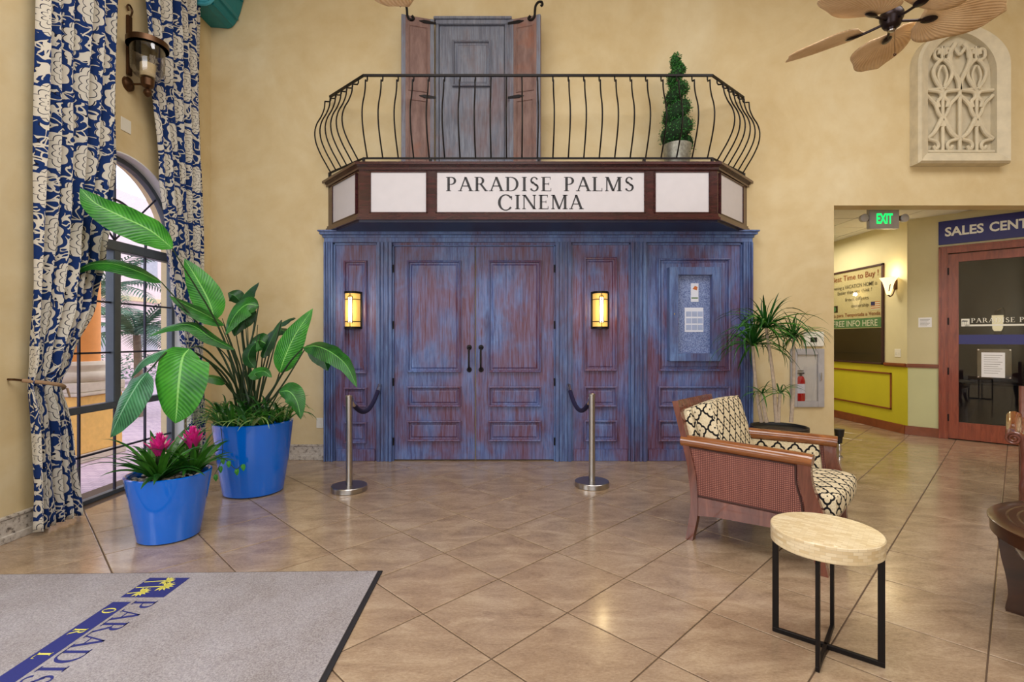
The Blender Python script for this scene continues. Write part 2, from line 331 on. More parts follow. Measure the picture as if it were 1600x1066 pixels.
# ------------------------------------------------------------------ mesh helpers
class MB:
    def __init__(s): s.v = []; s.f = []; s.uv = {}; s.mi = []; s.T = Matrix.Identity(4); s.cur = 0; s.sm = []; s.smooth = False
    def add(s, vs, fs, uvs=None):
        b = len(s.v)
        for p in vs: s.v.append(tuple(s.T @ Vector(p)))
        for k, f in enumerate(fs):
            if uvs: s.uv[len(s.f)] = uvs[k]
            s.f.append(tuple(b+i for i in f)); s.mi.append(s.cur); s.sm.append(s.smooth)
        return s
    def box(s, x0, x1, y0, y1, z0, z1, c=0):
        if x0 > x1: x0, x1 = x1, x0
        if y0 > y1: y0, y1 = y1, y0
        if z0 > z1: z0, z1 = z1, z0
        if c <= 0:
            return s.add([(x, y, z) for z in (z0, z1) for y in (y0, y1) for x in (x0, x1)],
                         [(0, 2, 3, 1), (4, 5, 7, 6), (0, 1, 5, 4), (2, 6, 7, 3), (0, 4, 6, 2), (1, 3, 7, 5)])
        bm = bmesh.new(); bmesh.ops.create_cube(bm, size=1)
        for v in bm.verts: v.co = Vector(((x0+x1)/2+v.co.x*(x1-x0), (y0+y1)/2+v.co.y*(y1-y0), (z0+z1)/2+v.co.z*(z1-z0)))
        bmesh.ops.bevel(bm, geom=bm.edges[:], offset=c, segments=1 if c < .004 else 2, affect='EDGES')
        bm.verts.index_update(); s.add([v.co[:] for v in bm.verts], [[v.index for v in f.verts] for f in bm.faces]); bm.free(); return s
    def prism(s, poly, z0, z1, ax='z'):
        n = len(poly)
        def P(a, b, c): return (a, b, c) if ax == 'z' else ((a, c, b) if ax == 'y' else (c, a, b))
        vs = [P(a, b, z0) for a, b in poly]+[P(a, b, z1) for a, b in poly]
        return s.add(vs, [tuple(range(n))[::-1], tuple(range(n, 2*n))]+[(i, (i+1) % n, n+(i+1) % n, n+i) for i in range(n)])
    def tube(s, pts, r, seg=8, cap=True, flat=None):
        pts = [Vector(p) for p in pts]; n = len(pts); rr = r if isinstance(r, (list, tuple)) else [r]*n
        vs = []; ref = None
        for i, p in enumerate(pts):
            t = (pts[min(i+1, n-1)]-pts[max(i-1, 0)]).normalized()
            if ref is None: ref = Vector((0, 0, 1)) if abs(t.z) < .9 else Vector((1, 0, 0))
            a = t.cross(ref).normalized(); b = a.cross(t).normalized(); ref = b
            for k in range(seg):
                an = 2*PI*k/seg+PI/seg; vs.append(tuple(p+(a*math.cos(an)+b*math.sin(an)*(flat or 1))*rr[i]))
        fs = [(i*seg+k, i*seg+(k+1) % seg, (i+1)*seg+(k+1) % seg, (i+1)*seg+k) for i in range(n-1) for k in range(seg)]
        if cap: fs += [tuple(range(seg))[::-1], tuple(range((n-1)*seg, n*seg))]
        sm = s.smooth; s.smooth = True; s.add(vs, fs); s.smooth = sm; return s
    def lathe(s, prof, c=(0, 0, 0), seg=32, a0=0, a1=2*PI):
        full = abs(a1-a0-2*PI) < 1e-6; m = seg if full else seg+1
        vs = [(c[0]+r*math.cos(a0+(a1-a0)*k/seg), c[1]+r*math.sin(a0+(a1-a0)*k/seg), c[2]+z) for r, z in prof for k in range(m)]
        fs = []
        for i in range(len(prof)-1):
            for k in range(seg):
                k2 = (k+1) % m; fs.append((i*m+k, i*m+k2, (i+1)*m+k2, (i+1)*m+k))
        if full:
            fs.append(tuple(range(m))[::-1]); fs.append(tuple(range((len(prof)-1)*m, len(prof)*m)))
        sm = s.smooth; s.smooth = True; s.add(vs, fs); s.smooth = sm; return s
    def nested(s, x0, x1, z0, z1, y, loops):
        """moulded panel on a plane facing -Y: loops of (inset, proud)"""
        vs = []; fs = []
        for i, d in loops: vs += [(x0+i, y-d, z0+i), (x1-i, y-d, z0+i), (x1-i, y-d, z1-i), (x0+i, y-d, z1-i)]
        for k in range(len(loops)-1):
            for j in range(4): fs.append((k*4+j, k*4+(j+1) % 4, k*4+4+(j+1) % 4, k*4+4+j))
        e = (len(loops)-1)*4; fs.append((e, e+1, e+2, e+3)); return s.add(vs, fs)
    def build(s, name, mat, parent=None, kind=None, loc=None, rot=None, link=True):
        me = bpy.data.meshes.new(name); me.from_pydata(s.v, [], s.f)
        mats = mat if isinstance(mat, (list, tuple)) else [mat]
        for m in mats: me.materials.append(M[m])
        uvl = me.uv_layers.new(name='UVMap').data
        for p in me.polygons:
            p.material_index = s.mi[p.index]; p.use_smooth = s.sm[p.index]
            u = s.uv.get(p.index)
            if u:
                for j, li in enumerate(p.loop_indices): uvl[li].uv = u[j]
            else:
                n = p.normal; ax = max(range(3), key=lambda i: abs(n[i]))
                for li in p.loop_indices:
                    c = me.vertices[me.loops[li].vertex_index].co
                    uvl[li].uv = (c.y, c.z) if ax == 0 else ((c.x, c.z) if ax == 1 else (c.x, c.y))
        if any(s.sm):
            me.set_sharp_from_angle(angle=math.radians(38))
        o = bpy.data.objects.new(name, me); COL.objects.link(o)
        if parent: o.parent = parent
        if kind: o['kind'] = kind
        if loc: o.location = loc
        if rot: o.rotation_euler = rot
        return o
def tag(o, label, cat, group=None):
    o['label'] = label; o['category'] = cat
    if group: o['group'] = group
    return o
def thing(name, label, cat, loc=(0, 0, 0), rz=0, group=None):
    o = bpy.data.objects.new(name, None); COL.objects.link(o); o.location = loc; o.rotation_euler = (0, 0, rz)
    o.empty_display_size = .1
    return tag(o, label, cat, group)
def struct(name, loc=(0, 0, 0), rz=0):
    o = bpy.data.objects.new(name, None); COL.objects.link(o); o.location = loc; o.rotation_euler = (0, 0, rz); o['kind'] = 'structure'; return o
def P(px, py, Y): return Vector(((px-800)/F*Y, Y, CH+(HY-py)/F*Y))
def X(px, Y): return (px-800)/F*Y
def Z(py, Y): return CH+(HY-py)/F*Y
def rel(pts, o): return [tuple(Vector(p)-Vector(o)) for p in pts]
def crom(pts, n=6):
    pts = [Vector(p) for p in pts]; out = []
    e = [pts[0]*2-pts[1]]+pts+[pts[-1]*2-pts[-2]]
    for i in range(1, len(e)-2):
        for k in range(n):
            t = k/n; a, b, c, d = e[i-1], e[i], e[i+1], e[i+2]
            out.append(.5*((2*b)+(c-a)*t+(2*a-5*b+4*c-d)*t*t+(3*b-a-3*c+d)*t**3))
    out.append(pts[-1]); return out
def cushion(mb, c, size, r=.04, puff=.02, n=9):
    bm = bmesh.new(); bmesh.ops.create_cube(bm, size=2); bmesh.ops.subdivide_edges(bm, edges=bm.edges[:], cuts=n, use_grid_fill=True)
    h = Vector(size)/2; vs = []
    for v in bm.verts:
        q = v.co; p = Vector((q.x*h.x, q.y*h.y, q.z*h.z))
        inn = Vector([max(-(h[i]-r), min(h[i]-r, p[i])) for i in range(3)]); d = p-inn
        if d.length > 1e-6: p = inn+d.normalized()*r
        for i in range(3):
            if abs(abs(q[i])-1) < 1e-4:
                o = [j for j in range(3) if j != i]
                p[i] += math.copysign(puff*(1-q[o[0]]**2)*(1-q[o[1]]**2)*1.0, q[i])
        vs.append(tuple(p+Vector(c)))
    sm = mb.smooth; mb.smooth = True; bm.verts.index_update()
    # each face gets planar uv from its cube side
    fs = []; uvs = []
    for f in bm.faces:
        fs.append([v.index for v in f.verts]); nn = f.calc_center_median(); ax = max(range(3), key=lambda i: abs(nn[i])); u = []
        for v in f.verts:
            q = v.co; u.append((q.y*h.y, q.z*h.z) if ax == 0 else ((q.x*h.x, q.z*h.z) if ax == 1 else (q.y*h.y, q.x*h.x)))
        uvs.append(u)
    mb.add(vs, fs, uvs); bm.free(); mb.smooth = sm; return mb

# serif lettering (own outlines) and plain lettering (Blender's built-in font)
def glyph(ch):
    TH, TN, SE = .16, .055, .045; q = []
    def R(a, b, c, d): q.append([(a, b), (c, b), (c, d), (a, d)])
    def SL(x0, y0, x1, y1, w): q.append([(x0-w/2, y0), (x0+w/2, y0), (x1+w/2, y1), (x1-w/2, y1)])
    def foot(x, y, w=.3): R(x-w/2, y, x+w/2, y+SE) if y < .5 else R(x-w/2, y-SE, x+w/2, y)
    def arc(cx, cy, rx, ry, a0, a1, th=TH, tn=TN, n=18):
        pr = None
        for k in range(n+1):
            a = math.radians(a0+(a1-a0)*k/n); w = tn+(th-tn)*abs(math.cos(a))**1.5
            o = (cx+rx*math.cos(a), cy+ry*math.sin(a)); i = (cx+(rx-w)*math.cos(a), cy+(ry-w)*math.sin(a))
            if pr: q.append([pr[0], o, i, pr[1]])
            pr = (o, i)
    def stem(x, w=TH): R(x-w/2, 0, x+w/2, 1); foot(x, 0, w+.16); foot(x, 1, w+.16)
    if ch == 'P': stem(.17); R(.17, .96, .4, 1); R(.17, .46, .4, .5); arc(.36, .73, .3, .27, 90, -90); return q, .76
    if ch == 'R': stem(.17); R(.17, .96, .4, 1); R(.17, .48, .4, .52); arc(.36, .74, .28, .26, 90, -90); SL(.76, 0, .42, .5, TH*.95); foot(.78, 0, .22); return q, .92
    if ch == 'A': SL(.1, 0, .44, 1, TN*1.4); SL(.8, 0, .44, 1, TH); R(.24, .33, .66, .33+TN); foot(.1, 0, .26); foot(.8, 0, .32); return q, .96
    if ch == 'D': stem(.17); R(.17, .96, .42, 1); R(.17, 0, .42, .04); arc(.4, .5, .46, .5, 90, -90); return q, .98
    if ch == 'I': stem(.2); return q, .44
    if ch == 'E': stem(.17); R(.17, .96, .62, 1); R(.17, 0, .66, .04); R(.17, .49, .52, .53); R(.59, .82, .62, 1); R(.63, 0, .66, .2); R(.49, .42, .52, .6); return q, .78
    if ch == 'L': stem(.17); R(.17, 0, .66, .04); R(.63, 0, .66, .22); return q, .76
    if ch == 'M': stem(.14, TN*1.3); SL(.56, 0, .18, 1, TH); SL(.56, 0, .92, 1, TN*1.4); stem(.96, TH); return q, 1.2
    if ch == 'N': stem(.14, TN*1.3); SL(.84, 0, .18, 1, TH); stem(.84, TN*1.3); return q, 1.06
    if ch == 'C': arc(.5, .5, .46, .52, 40, 320); R(.83, .68, .87, .92); return q, .96
    if ch == 'O': arc(.5, .5, .48, .52, 0, 360, n=32); return q, 1.06
    if ch == 'S': arc(.34, .75, .25, .26, 20, 250, .11, .06); arc(.34, .26, .29, .28, 70, -160, .13, .06); SL(.5, .36, .2, .68, .15); return q, .72
    return q, .45
def serif(mb, text, width, cap, T, depth=.004, track=.06):
    x = 0; L = []
    for ch in text:
        q, a = glyph(ch)
        L.append((x, q)); x += a+track
    sx = width/(x-track)
    old = mb.T; mb.T = T
    for x0, q in L:
        for poly in q: mb.prism([((x0+a)*sx, b*cap) for a, b in poly], 0, depth)
    mb.T = old; return mb
def frame_mat(o, xd, yd):
    xd = Vector(xd).normalized(); yd = Vector(yd).normalized(); zd = xd.cross(yd)
    m = Matrix((xd, yd, zd)).transposed().to_4x4(); m.translation = Vector(o); return m
def plain(mb, text, T, width=None, cap=.1, bold=0, depth=.003, align='LEFT'):
    c = bpy.data.curves.new('t', 'FONT'); c.body = text; c.size = 1; c.offset = bold; c.resolution_u = 3; c.fill_mode = 'FRONT'
    o = bpy.data.objects.new('t', c); COL.objects.link(o); dg = bpy.context.evaluated_depsgraph_get(); dg.update()
    me = bpy.data.meshes.new_from_object(o.evaluated_get(dg)); bpy.data.objects.remove(o); bpy.data.curves.remove(c)
    xs = [v.co.x for v in me.vertices]; x0, x1 = min(xs), max(xs); sy = cap/.70; sx = (width/(x1-x0)) if width else sy
    off = {'LEFT': 0, 'CENTER': (x1-x0)/2, 'RIGHT': (x1-x0)}[align]
    old = mb.T; mb.T = T
    mb.add([((v.co.x-x0-off)*sx, v.co.y*sy, depth) for v in me.vertices], [tuple(p.vertices) for p in me.polygons])
    mb.T = old; bpy.data.meshes.remove(me); return mb

# ------------------------------------------------------------------ room shell
FY, WY = 5.80, 5.88        # facade front, back wall plane
XL, XR, YR, CZ = -3.50, 8.2, -4.0, 6.0
# floor: base slab plus separate tiles laid on the diagonal
floor = MB().box(XL-.4, 11.5, YR-.2, 13, -.12, -.0035).build('floor', 'grout', kind='structure')
S0, SS, D0, DS = 2.125, .746, -1.58, .725
def clip(poly, a, b, c):       # keep a*x+b*y <= c
    out = []
    for i in range(len(poly)):
        p, q = poly[i], poly[(i+1) % len(poly)]; dp, dq = a*p[0]+b*p[1]-c, a*q[0]+b*q[1]-c
        if dp <= 0: out.append(p)
        if dp*dq < 0: t = dp/(dp-dq); out.append((p[0]+(q[0]-p[0])*t, p[1]+(q[1]-p[1])*t))
    return out
def tile_geo(mb, poly, ox=0, oy=0):
    cx = sum(p[0] for p in poly)/len(poly); cy = sum(p[1] for p in poly)/len(poly); n = len(poly)
    lo = [(p[0]-ox, p[1]-oy, -.012) for p in poly]; mid = [(p[0]-ox, p[1]-oy, -.0018) for p in poly]; top = []
    for p in poly:
        d = Vector((cx-p[0], cy-p[1])); l = d.length or 1; top.append((p[0]+d.x/l*.004-ox, p[1]+d.y/l*.004-oy, 0))
    fs = [(i, (i+1) % n, n+(i+1) % n, n+i) for i in range(n)]+[(n+i, n+(i+1) % n, 2*n+(i+1) % n, 2*n+i) for i in range(n)]+[tuple(range(2*n, 3*n))]
    mb.add(lo+mid+top, fs)
tile_me = None; rest = MB()
for i in range(-16, 26):
    for j in range(-20, 16):
        s0, s1 = S0+i*SS, S0+(i+1)*SS; d0, d1 = D0+j*DS, D0+(j+1)*DS; g = .0048
        pl = [((s+d)/2, (s-d)/2) for s, d in ((s0+g, d0+g), (s0+g, d1-g), (s1-g, d1-g), (s1-g, d0+g))]
        cx, cy = (s0+s1+d0+d1)/4, (s0+s1-d0-d1)/4
        pc = [pl]
        if cx < 3.6:
            pp = clip(pl, 0, 1, WY)
        else: pp = clip(pl, 1, 0, 5.8) if cy > 7.3 else clip(pl, 1, 1, 13.24)
        pp = clip(clip(clip(pp, -1, 0, -XL), 1, 0, XR), 0, 1, 12.4) if pp else pp
        pp = clip(pp, 0, -1, -YR) if pp else pp
        if not pp or len(pp) < 3: continue
        ar = abs(sum(pp[k][0]*pp[(k+1) % len(pp)][1]-pp[(k+1) % len(pp)][0]*pp[k][1] for k in range(len(pp))))/2
        if ar < .003: continue
        vis = 1.75 < cy < 9.6 and abs(cx)/max(cy, .1) < 1.25
        if not vis: tile_geo(rest, pp); continue
        if len(pp) == 4 and abs(ar-SS*DS/2) < .006:
            if tile_me is None:
                m_ = MB(); tile_geo(m_, pl, cx, cy); o = m_.build('floor_tile', 'floor_tile', floor, loc=(cx, cy, 0)); tile_me = o.data
            else:
                o = bpy.data.objects.new('floor_tile', tile_me); COL.objects.link(o); o.parent = floor; o.location = (cx, cy, 0)
        else:
            m_ = MB(); tile_geo(m_, pp, cx, cy); m_.build('floor_tile', 'floor_tile', floor, loc=(cx, cy, 0))
rest.build('tile_field', 'floor_tile', floor, kind='stuff')
# back wall with the corridor opening
JX = X(1303, WY)
MB().box(XL-.35, JX, WY, WY+.2, 0, CZ).box(JX, XR+.2, WY, WY+.2, 2.955, CZ).box(7.18, XR+.2, WY, WY+.2, 0, 2.955).build('wall_back', 'plaster', kind='structure')
MB().box(XR, XR+.2, YR, WY, 0, CZ).build('wall_right', 'plaster', kind='structure')
MB().box(XL-.35, XR+.2, YR-.2, YR, 0, CZ).build('wall_rear', 'plaster', kind='structure')
MB().box(XL-.35, XR+.2, YR-.2, WY+.2, CZ, CZ+.15).build('ceiling', 'ceiling_white', kind='structure')
# left wall with arched window opening
WC, WR, WS = 4.60, .80, 2.28
def archpts(r, n=28, sc=1.0): return [(WC+r*math.cos(PI*k/n), WS+r*sc*math.sin(PI*k/n)) for k in range(n+1)]
wl = MB(); wl.box(XL-.22, XL, YR, WC-WR, 0, CZ); wl.box(XL-.22, XL, WC+WR, WY, 0, CZ)
a = archpts(WR)
wl.prism([(WC-WR, CZ), (WC+WR, CZ)]+a, XL-.22, XL, 'x')
wl.build('wall_left', 'plaster', kind='structure')
rv = MB(); rv.cur = 0
rp = [(WC+WR, 0)]+a+[(WC-WR, 0)]; ri = [(WC+(y-WC)*.985, WS+(z-WS)*.985 if z > WS else z) for y, z in rp]
for k in range(len(rp)-1): rv.prism([rp[k], rp[k+1], ri[k+1], ri[k]], XL-.095, XL+.004, 'x')
rv.cur = 1
for k in range(len(rp)-1): rv.prism([rp[k], rp[k+1], ri[k+1], ri[k]], XL-.24, XL-.125, 'x')
rv.build('trim_1', ['reveal_white', 'stucco_cream'], kind='structure')
# baseboards
def bboard(name, segs):
    mb = MB()
    for x0, x1, y0, y1, ax, sg in segs:
        if ax == 'x': mb.box(x0, x1, y0, y1, 0, .16, .004); mb.box(x0-(0 if sg > 0 else .012), x1+(.012 if sg > 0 else 0), y0, y1, 0, .05, .003); mb.box(x0, x1+.008, y0, y1, .16, .178, .004)
        else: mb.box(x0, x1, y0, y1, 0, .16, .004); mb.box(x0, x1, y0-.012, y1, 0, .05, .003); mb.box(x0, x1, y0-.008, y1, .16, .178, .004)
    mb.build(name, 'baseboard_stone', kind='structure')
bboard('baseboard_left', [(XL, XL+.03, YR, WC-WR-.03, 'x', 1), (XL, XL+.03, WC+WR+.03, WY-.03, 'x', 1)])
bboard('baseboard_back', [(XL+.03, -2.155, WY-.03, WY, 'y', 1), (2.775, JX, WY-.03, WY, 'y', 1)])

# window_1 in the left wall
W1 = struct('window_1'); wx0, wx1 = XL-.15, XL-.095
IR = WR*.985
fr = MB()
ao = archpts(IR); ai = archpts(IR-.045)
for k in range(28): fr.prism([ao[k], ao[k+1], ai[k+1], ai[k]], wx0, wx1, 'x')
for sg in (-1, 1): fr.box(wx0, wx1, WC+sg*IR, WC+sg*(IR-.045), 0, WS)
fr.box(wx0, wx1, WC-IR, WC+IR, 0.0, .035)
fr.build('window_frame', 'window_frame', W1)
MB().box(wx0-.01, wx1+.02, WC-IR+.03, WC+IR-.03, 2.20, 2.29, .006).build('transom', 'window_frame', W1)
MB().box(wx0-.01, wx1+.012, WC-IR+.03, WC+IR-.03, .775, .835, .006).build('rail', 'window_frame', W1)
MB().box(wx0-.01, wx1+.02, WC-.055, WC+.012, .83, 2.2, .006).build('mullion', 'window_frame', W1)
MB().box(wx0+.01, wx1+.005, WC+.018, WC+.045, .83, 2.2, .004).build('mullion', 'window_frame', W1)
def munt(y0, y1, z0, z1): MB().box(wx0+.025, wx0+.043, y0, y1, z0, z1).build('muntin', 'muntin', W1)
for yy in (WC-.38, WC+.38):
    munt(yy-.008, yy+.008, .835, 2.2); munt(yy-.008, yy+.008, .035, .775)
munt(WC-.008, WC+.008, .035, .775)
for zz in (1.28, 1.73): munt(WC-IR+.04, WC+IR-.04, zz-.008, zz+.008)
munt(WC-IR+.04, WC+IR-.04, .40, .416)
munt(WC-.008, WC+.008, 2.29, WS+IR-.03)
mb = MB(); ra = archpts(.40); rb = archpts(.384)
for k in range(28): mb.prism([ra[k], ra[k+1], rb[k+1], rb[k]], wx0+.025, wx0+.043, 'x')
mb.build('muntin', 'muntin', W1)
for an in (45, 135):
    c_, s_ = math.cos(math.radians(an)), math.sin(math.radians(an))
    MB().tube([(wx0+.034, WC+.0*c_, WS+.02), (wx0+.034, WC+(IR-.03)*c_, WS+(IR-.03)*s_)], .009, 6).build('muntin', 'muntin', W1)
gl = MB(); gl.box(wx0+.03, wx0+.036, WC-IR+.04, WC-.05, .83, 2.2); gl.build('pane', 'window_glass', W1)
MB().box(wx0+.03, wx0+.036, WC+.03, WC+IR-.04, .83, 2.2).build('pane', 'window_glass', W1)
MB().box(wx0+.03, wx0+.036, WC-IR+.04, WC+IR-.04, .035, .78).build('pane', 'window_glass', W1)
MB().prism([(y, z) for y, z in archpts(IR-.04)], wx0+.03, wx0+.036, 'x').build('pane', 'window_glass', W1)

# ------------------------------------------------------------------ outside
MB().box(-40, XL-.22, -10, 40, -.2, -.03).build('terrace_ground', 'terrace_paver', kind='structure')
co = thing('terrace_column', 'orange stucco column on a moulded stone base and yellow pedestal outside window', 'column', (-5.28, 6.1, -.03))
MB().box(-.33, .33, -.33, .33, .1, .77, .01).build('pedestal', 'stucco_yellow', co)
MB().box(-.36, .36, -.36, .36, 0, .1, .01).build('plinth', 'cast_stone', co)
mb = MB(); mb.box(-.37, .37, -.37, .37, .77, .81, .01); mb.box(-.35, .35, -.35, .35, .81, .92, .01)
mb.lathe([(.33, .92), (.36, .96), (.36, 1.0), (.33, 1.04), (.30, 1.045), (.30, 1.07), (.31, 1.09), (.32, 1.12), (.30, 1.16), (.26, 1.165)], seg=36)
mb.build('base_moulding', 'cast_stone', co)
MB().lathe([(.25, 1.165), (.25, 2.2), (.235, 4.2)], seg=36).build('shaft', 'stucco_orange', co)
fb = thing('far_building', 'pale pink building wing across the terrace behind the palms', 'building', (-13, 19, -.03))
MB().box(-6, -5.6, -9, 12, 0, 8.5).build('wall', 'stucco_pink', fb)
MB().box(-5.6, -5.45, -9.1, 12.1, 3.3, 3.5).build('cornice', 'stucco_cream', fb)
for k in range(5):
    for z_ in (.8, 4.6): MB().box(-5.6, -5.57, -6.5+k*3.2, -5.3+k*3.2, z_, z_+1.4).build('window', 'steel_paint', fb)
def frond(mb, base, az, el, L, w, n=12, droop=1.0, leaf=.45):
    p = Vector(base); d = Vector((math.cos(az)*math.cos(el), math.sin(az)*math.cos(el), math.sin(el))); pts = [p.copy()]
    for k in range(n):
        p = p+d*(L/n); pts.append(p.copy()); d = (d+Vector((0, 0, -droop/n))).normalized()
    mb.tube(pts, [.012*(1-k/(n+1)) +.002 for k in range(n+1)], 4)
    for k in range(1, n*2+1):
        t = k/(n*2+1)*n; i = int(t); q = pts[i].lerp(pts[i+1], t-i); td = (pts[i+1]-pts[i]).normalized(); side = td.cross(Vector((0, 0, 1))).normalized()
        ll = leaf*math.sin(PI*(.15+.8*k/(n*2+1)))
        for s_ in (-1, 1):
            tip = q+side*s_*ll*.75+td*ll*.55+Vector((0, 0, -.25*ll)); m_ = (q+tip)/2+Vector((0, 0, .02)); ww = td*w
            mb.add([q-ww*.4, q+ww*.4, m_+ww, tip, m_-ww], [(0, 1, 2, 4), (4, 2, 3)])
for idx, (x, y, h, L, lb) in enumerate([(-6.9, 9.3, 1.5, 1.3, 'feathery palm nearest the window just right of the mullion'), (-8.6, 10.4, 2.3, 1.7, 'taller palm rising behind the feathery palm outside the window'), (-9.6, 9.8, .9, 1.2, 'low palm beyond the orange column outside')]):
    t_ = thing('palm_tree', lb, 'palm', (x, y, -.03))
    MB().tube([(0, 0, 0), (.03, 0, h*.5), (0, 0, h)], [.1, .07, .06], 8).build('trunk', 'trunk_brown', t_)
    for k in range(18):
        mb = MB(); frond(mb, (0, 0, h), k*2.4, 1.1-.11*(k % 8), L, .020, 12, 1.5)
        mb.build('frond', 'palm_green', t_)
hd = thing('hedge', 'low clipped green hedge beyond the terrace outside', 'hedge', (-12.5, 15.5, -.03))
mb = MB(); rnd = random.Random(3)
for k in range(2600):
    p = Vector((rnd.uniform(-.5, .5), rnd.uniform(-5, 6), rnd.uniform(.1, .95))); a_ = rnd.uniform(0, 6.28); u = Vector((math.cos(a_), math.sin(a_), rnd.uniform(-.6, .6)))*.07; w_ = u.cross(Vector((.3, .2, 1))).normalized()*.035
    mb.add([p-u, p+w_, p+u, p-w_], [(0, 1, 2, 3)])
mb.build('foliage', 'palm_green', hd, kind='stuff')

# ------------------------------------------------------------------ corridor beyond the opening
mb = MB(); mb.cur = 0; mb.box(5.8, 6.0, 7.42, 12.6, 1.0, 3.3); mb.cur = 1; mb.box(5.8, 6.0, 7.42, 12.6, 0, 1.0)
mb.build('wall_corridor', ['plaster_corridor', 'lime_paint'], kind='structure')
MB().box(JX-.15, JX, WY+.2, 12.6, 0, 3.3).build('wall_corridor_left', 'plaster_corridor', kind='structure')
MB().box(JX-.15, 6.0, 12.6, 12.8, 0, 3.3).build('wall_corridor_end', 'plaster_corridor', kind='structure')
R45 = -PI/4; A0 = (5.8, 7.43, 0)
# local frame of the angled wall: x along the wall to the right, -y faces the lobby
mb = MB(); DL, DR, DT = .452, 1.44, 2.60
mb.cur = 0; mb.box(-.0, DL, 0, .14, 1.0, 3.3); mb.box(DR, 1.95, 0, .14, 1.0, 3.3); mb.box(DL, DR, 0, .14, DT+.01, 3.3)
mb.cur = 1; mb.box(0, DL, 0, .14, 0, 1.0); mb.box(DR, 1.95, 0, .14, 0, 1.0)
mb.build('wall_angled', ['plaster_corridor', 'pale_green_paint'], kind='structure', loc=A0, rot=(0, 0, R45))
ce = MB().box(JX-.1, 8, WY+.2, 12.6, 3.165, 3.3).build('ceiling.001', 'grid_white', kind='structure')
for i in range(7):
    for j in range(10):
        x0 = JX+.02+i*.61; y0 = WY+.24+j*.61
        if x0 > 5.7 and x0+y0 > 12.8: continue
        MB().box(x0+.012, min(x0+.598, 7.6), y0+.012, min(y0+.598, 12.55), 3.152, 3.166).build('ceiling_tile', 'ceiling_white', ce)
# baseboards / chair rail in the corridor
MB().box(5.775, 5.8, 7.44, 12.6, 0, .13, .004).build('baseboard_corridor', 'rail_wood', kind='structure')
MB().box(-.02, DL-.09, -.022, 0, 0, .13, .004).build('baseboard_angled', 'rail_wood', kind='structure', loc=A0, rot=(0, 0, R45))
mb = MB(); mb.box(5.765, 5.8, 7.43, 7.86, 1.0, 1.04, .008); mb.box(5.78, 5.8, 7.43, 7.86, .985, 1.0); mb.build('trim_2', 'rail_wood', kind='structure')
mb = MB(); mb.box(0, DL-.09, -.035, 0, 1.0, 1.04, .008); mb.box(0, DL-.09, -.02, 0, .985, 1.0); mb.build('trim_3', 'rail_wood', kind='structure', loc=A0, rot=(0, 0, R45))
mb = MB()       # picture-frame moulding on the lime lower wall
for a_, b_, c_, d_ in ((7.72, 12, .86, .885), (7.72, 12, .32, .345), (7.72, 7.745, .32, .885)): mb.box(5.785, 5.8, a_, b_, c_, d_, .003)
mb.build('trim_4', 'rail_wood', kind='structure')
# pass-through window with the sales poster
pw = thing('sales_poster_window', 'large framed sales poster behind glass above lime green wall panel', 'poster', (5.8, 8.7, 0))
y0, y1 = 7.87-8.7, 1.0
mb = MB()
for a_, b_, c_, d_ in ((y0, y1, 2.555, 2.585), (y0, y1, 1.0, 1.03), (y0, y0+.035, 1.0, 2.585), (y1-.03, y1, 1.0, 2.585)): mb.box(-.03, 0, a_, b_, c_, d_, .003)
mb.build('frame', 'cane_dark', pw)
MB().box(-.012, -.004, y0+.035, y1-.03, 1.58, 2.555).build('poster_sheet', 'poster_cream', pw)
MB().box(-.014, -.0125, y0+.045, y1-.03, 1.59, 1.745).build('green_band', 'poster_green', pw)
MB().box(-.012, -.004, y0+.035, y1-.03, 1.03, 1.58).build('sliding_panel', 'dark_brown_panel', pw)
MB().box(-.024, -.0125, y0+.035, y1-.03, 1.15, 1.18).build('ledge', 'black_plastic', pw)
def pt(y, z): return frame_mat((-.0145, y-8.7, z), (0, -1, 0), (0, 0, 1))
mb = MB(); plain(mb, 'Best Time to Buy !', pt(9.13, 2.41), 1.15, .095, .004); mb.build('headline', 'poster_red', pw)
mb = MB(); plain(mb, 'Owning a VACATION HOME is', pt(9.14, 2.265), 1.13, .065, .002); plain(mb, 'Easier than you think !', pt(8.98, 2.175), .85, .062, .002)
plain(mb, 'from offsets', pt(8.78, 2.05), .58, .06, .004); plain(mb, 'ownership', pt(8.62, 1.935), .42, .06, .004)
mb.build('slogan', 'poster_text', pw)
mb = MB(); plain(mb, 'Casas para Temporada a Venda', pt(9.27, 1.785), 1.33, .062, .004); mb.build('slogan', 'poster_red', pw)
mb = MB(); plain(mb, 'FREE INFO HERE', pt(9.1, 1.615), 1.1, .1, .008); mb.build('slogan', 'white_ink', pw)
fl = MB(); fl.cur = 0; fl.box(-.0150, -.0145, 7.95-8.7, 8.15-8.7, 1.87, 2.0)
fl.cur = 1
for k in range(4): fl.box(-.0156, -.0151, 7.95-8.7, 8.15-8.7, 1.89+k*.032, 1.904+k*.032)
fl.cur = 2; fl.box(-.0160, -.0152, 8.06-8.7, 8.15-8.7, 1.94, 2.0)
fl.build('flag_print', ['white_ink', 'orange_print', 'navy_sign'], pw)
mb = MB(); mb.cur = 0; mb.box(-.0150, -.0145, 8.98-8.7, 9.16-8.7, 1.87, 1.99); mb.cur = 1
mb.T = frame_mat((-.0146, 9.07-8.7, 1.93), (0, -1, 0), (0, 0, 1)); mb.lathe([(.0, 0), (.045, 0), (.045, .0015), (.0, .0015)], seg=16); mb.build('small_picture', ['dark_brown_panel', 'poster_green'], pw)
MB().box(-.028, -.0265, y0+.035, y1-.03, 1.03, 2.555).build('pane', 'sign_glass', pw)
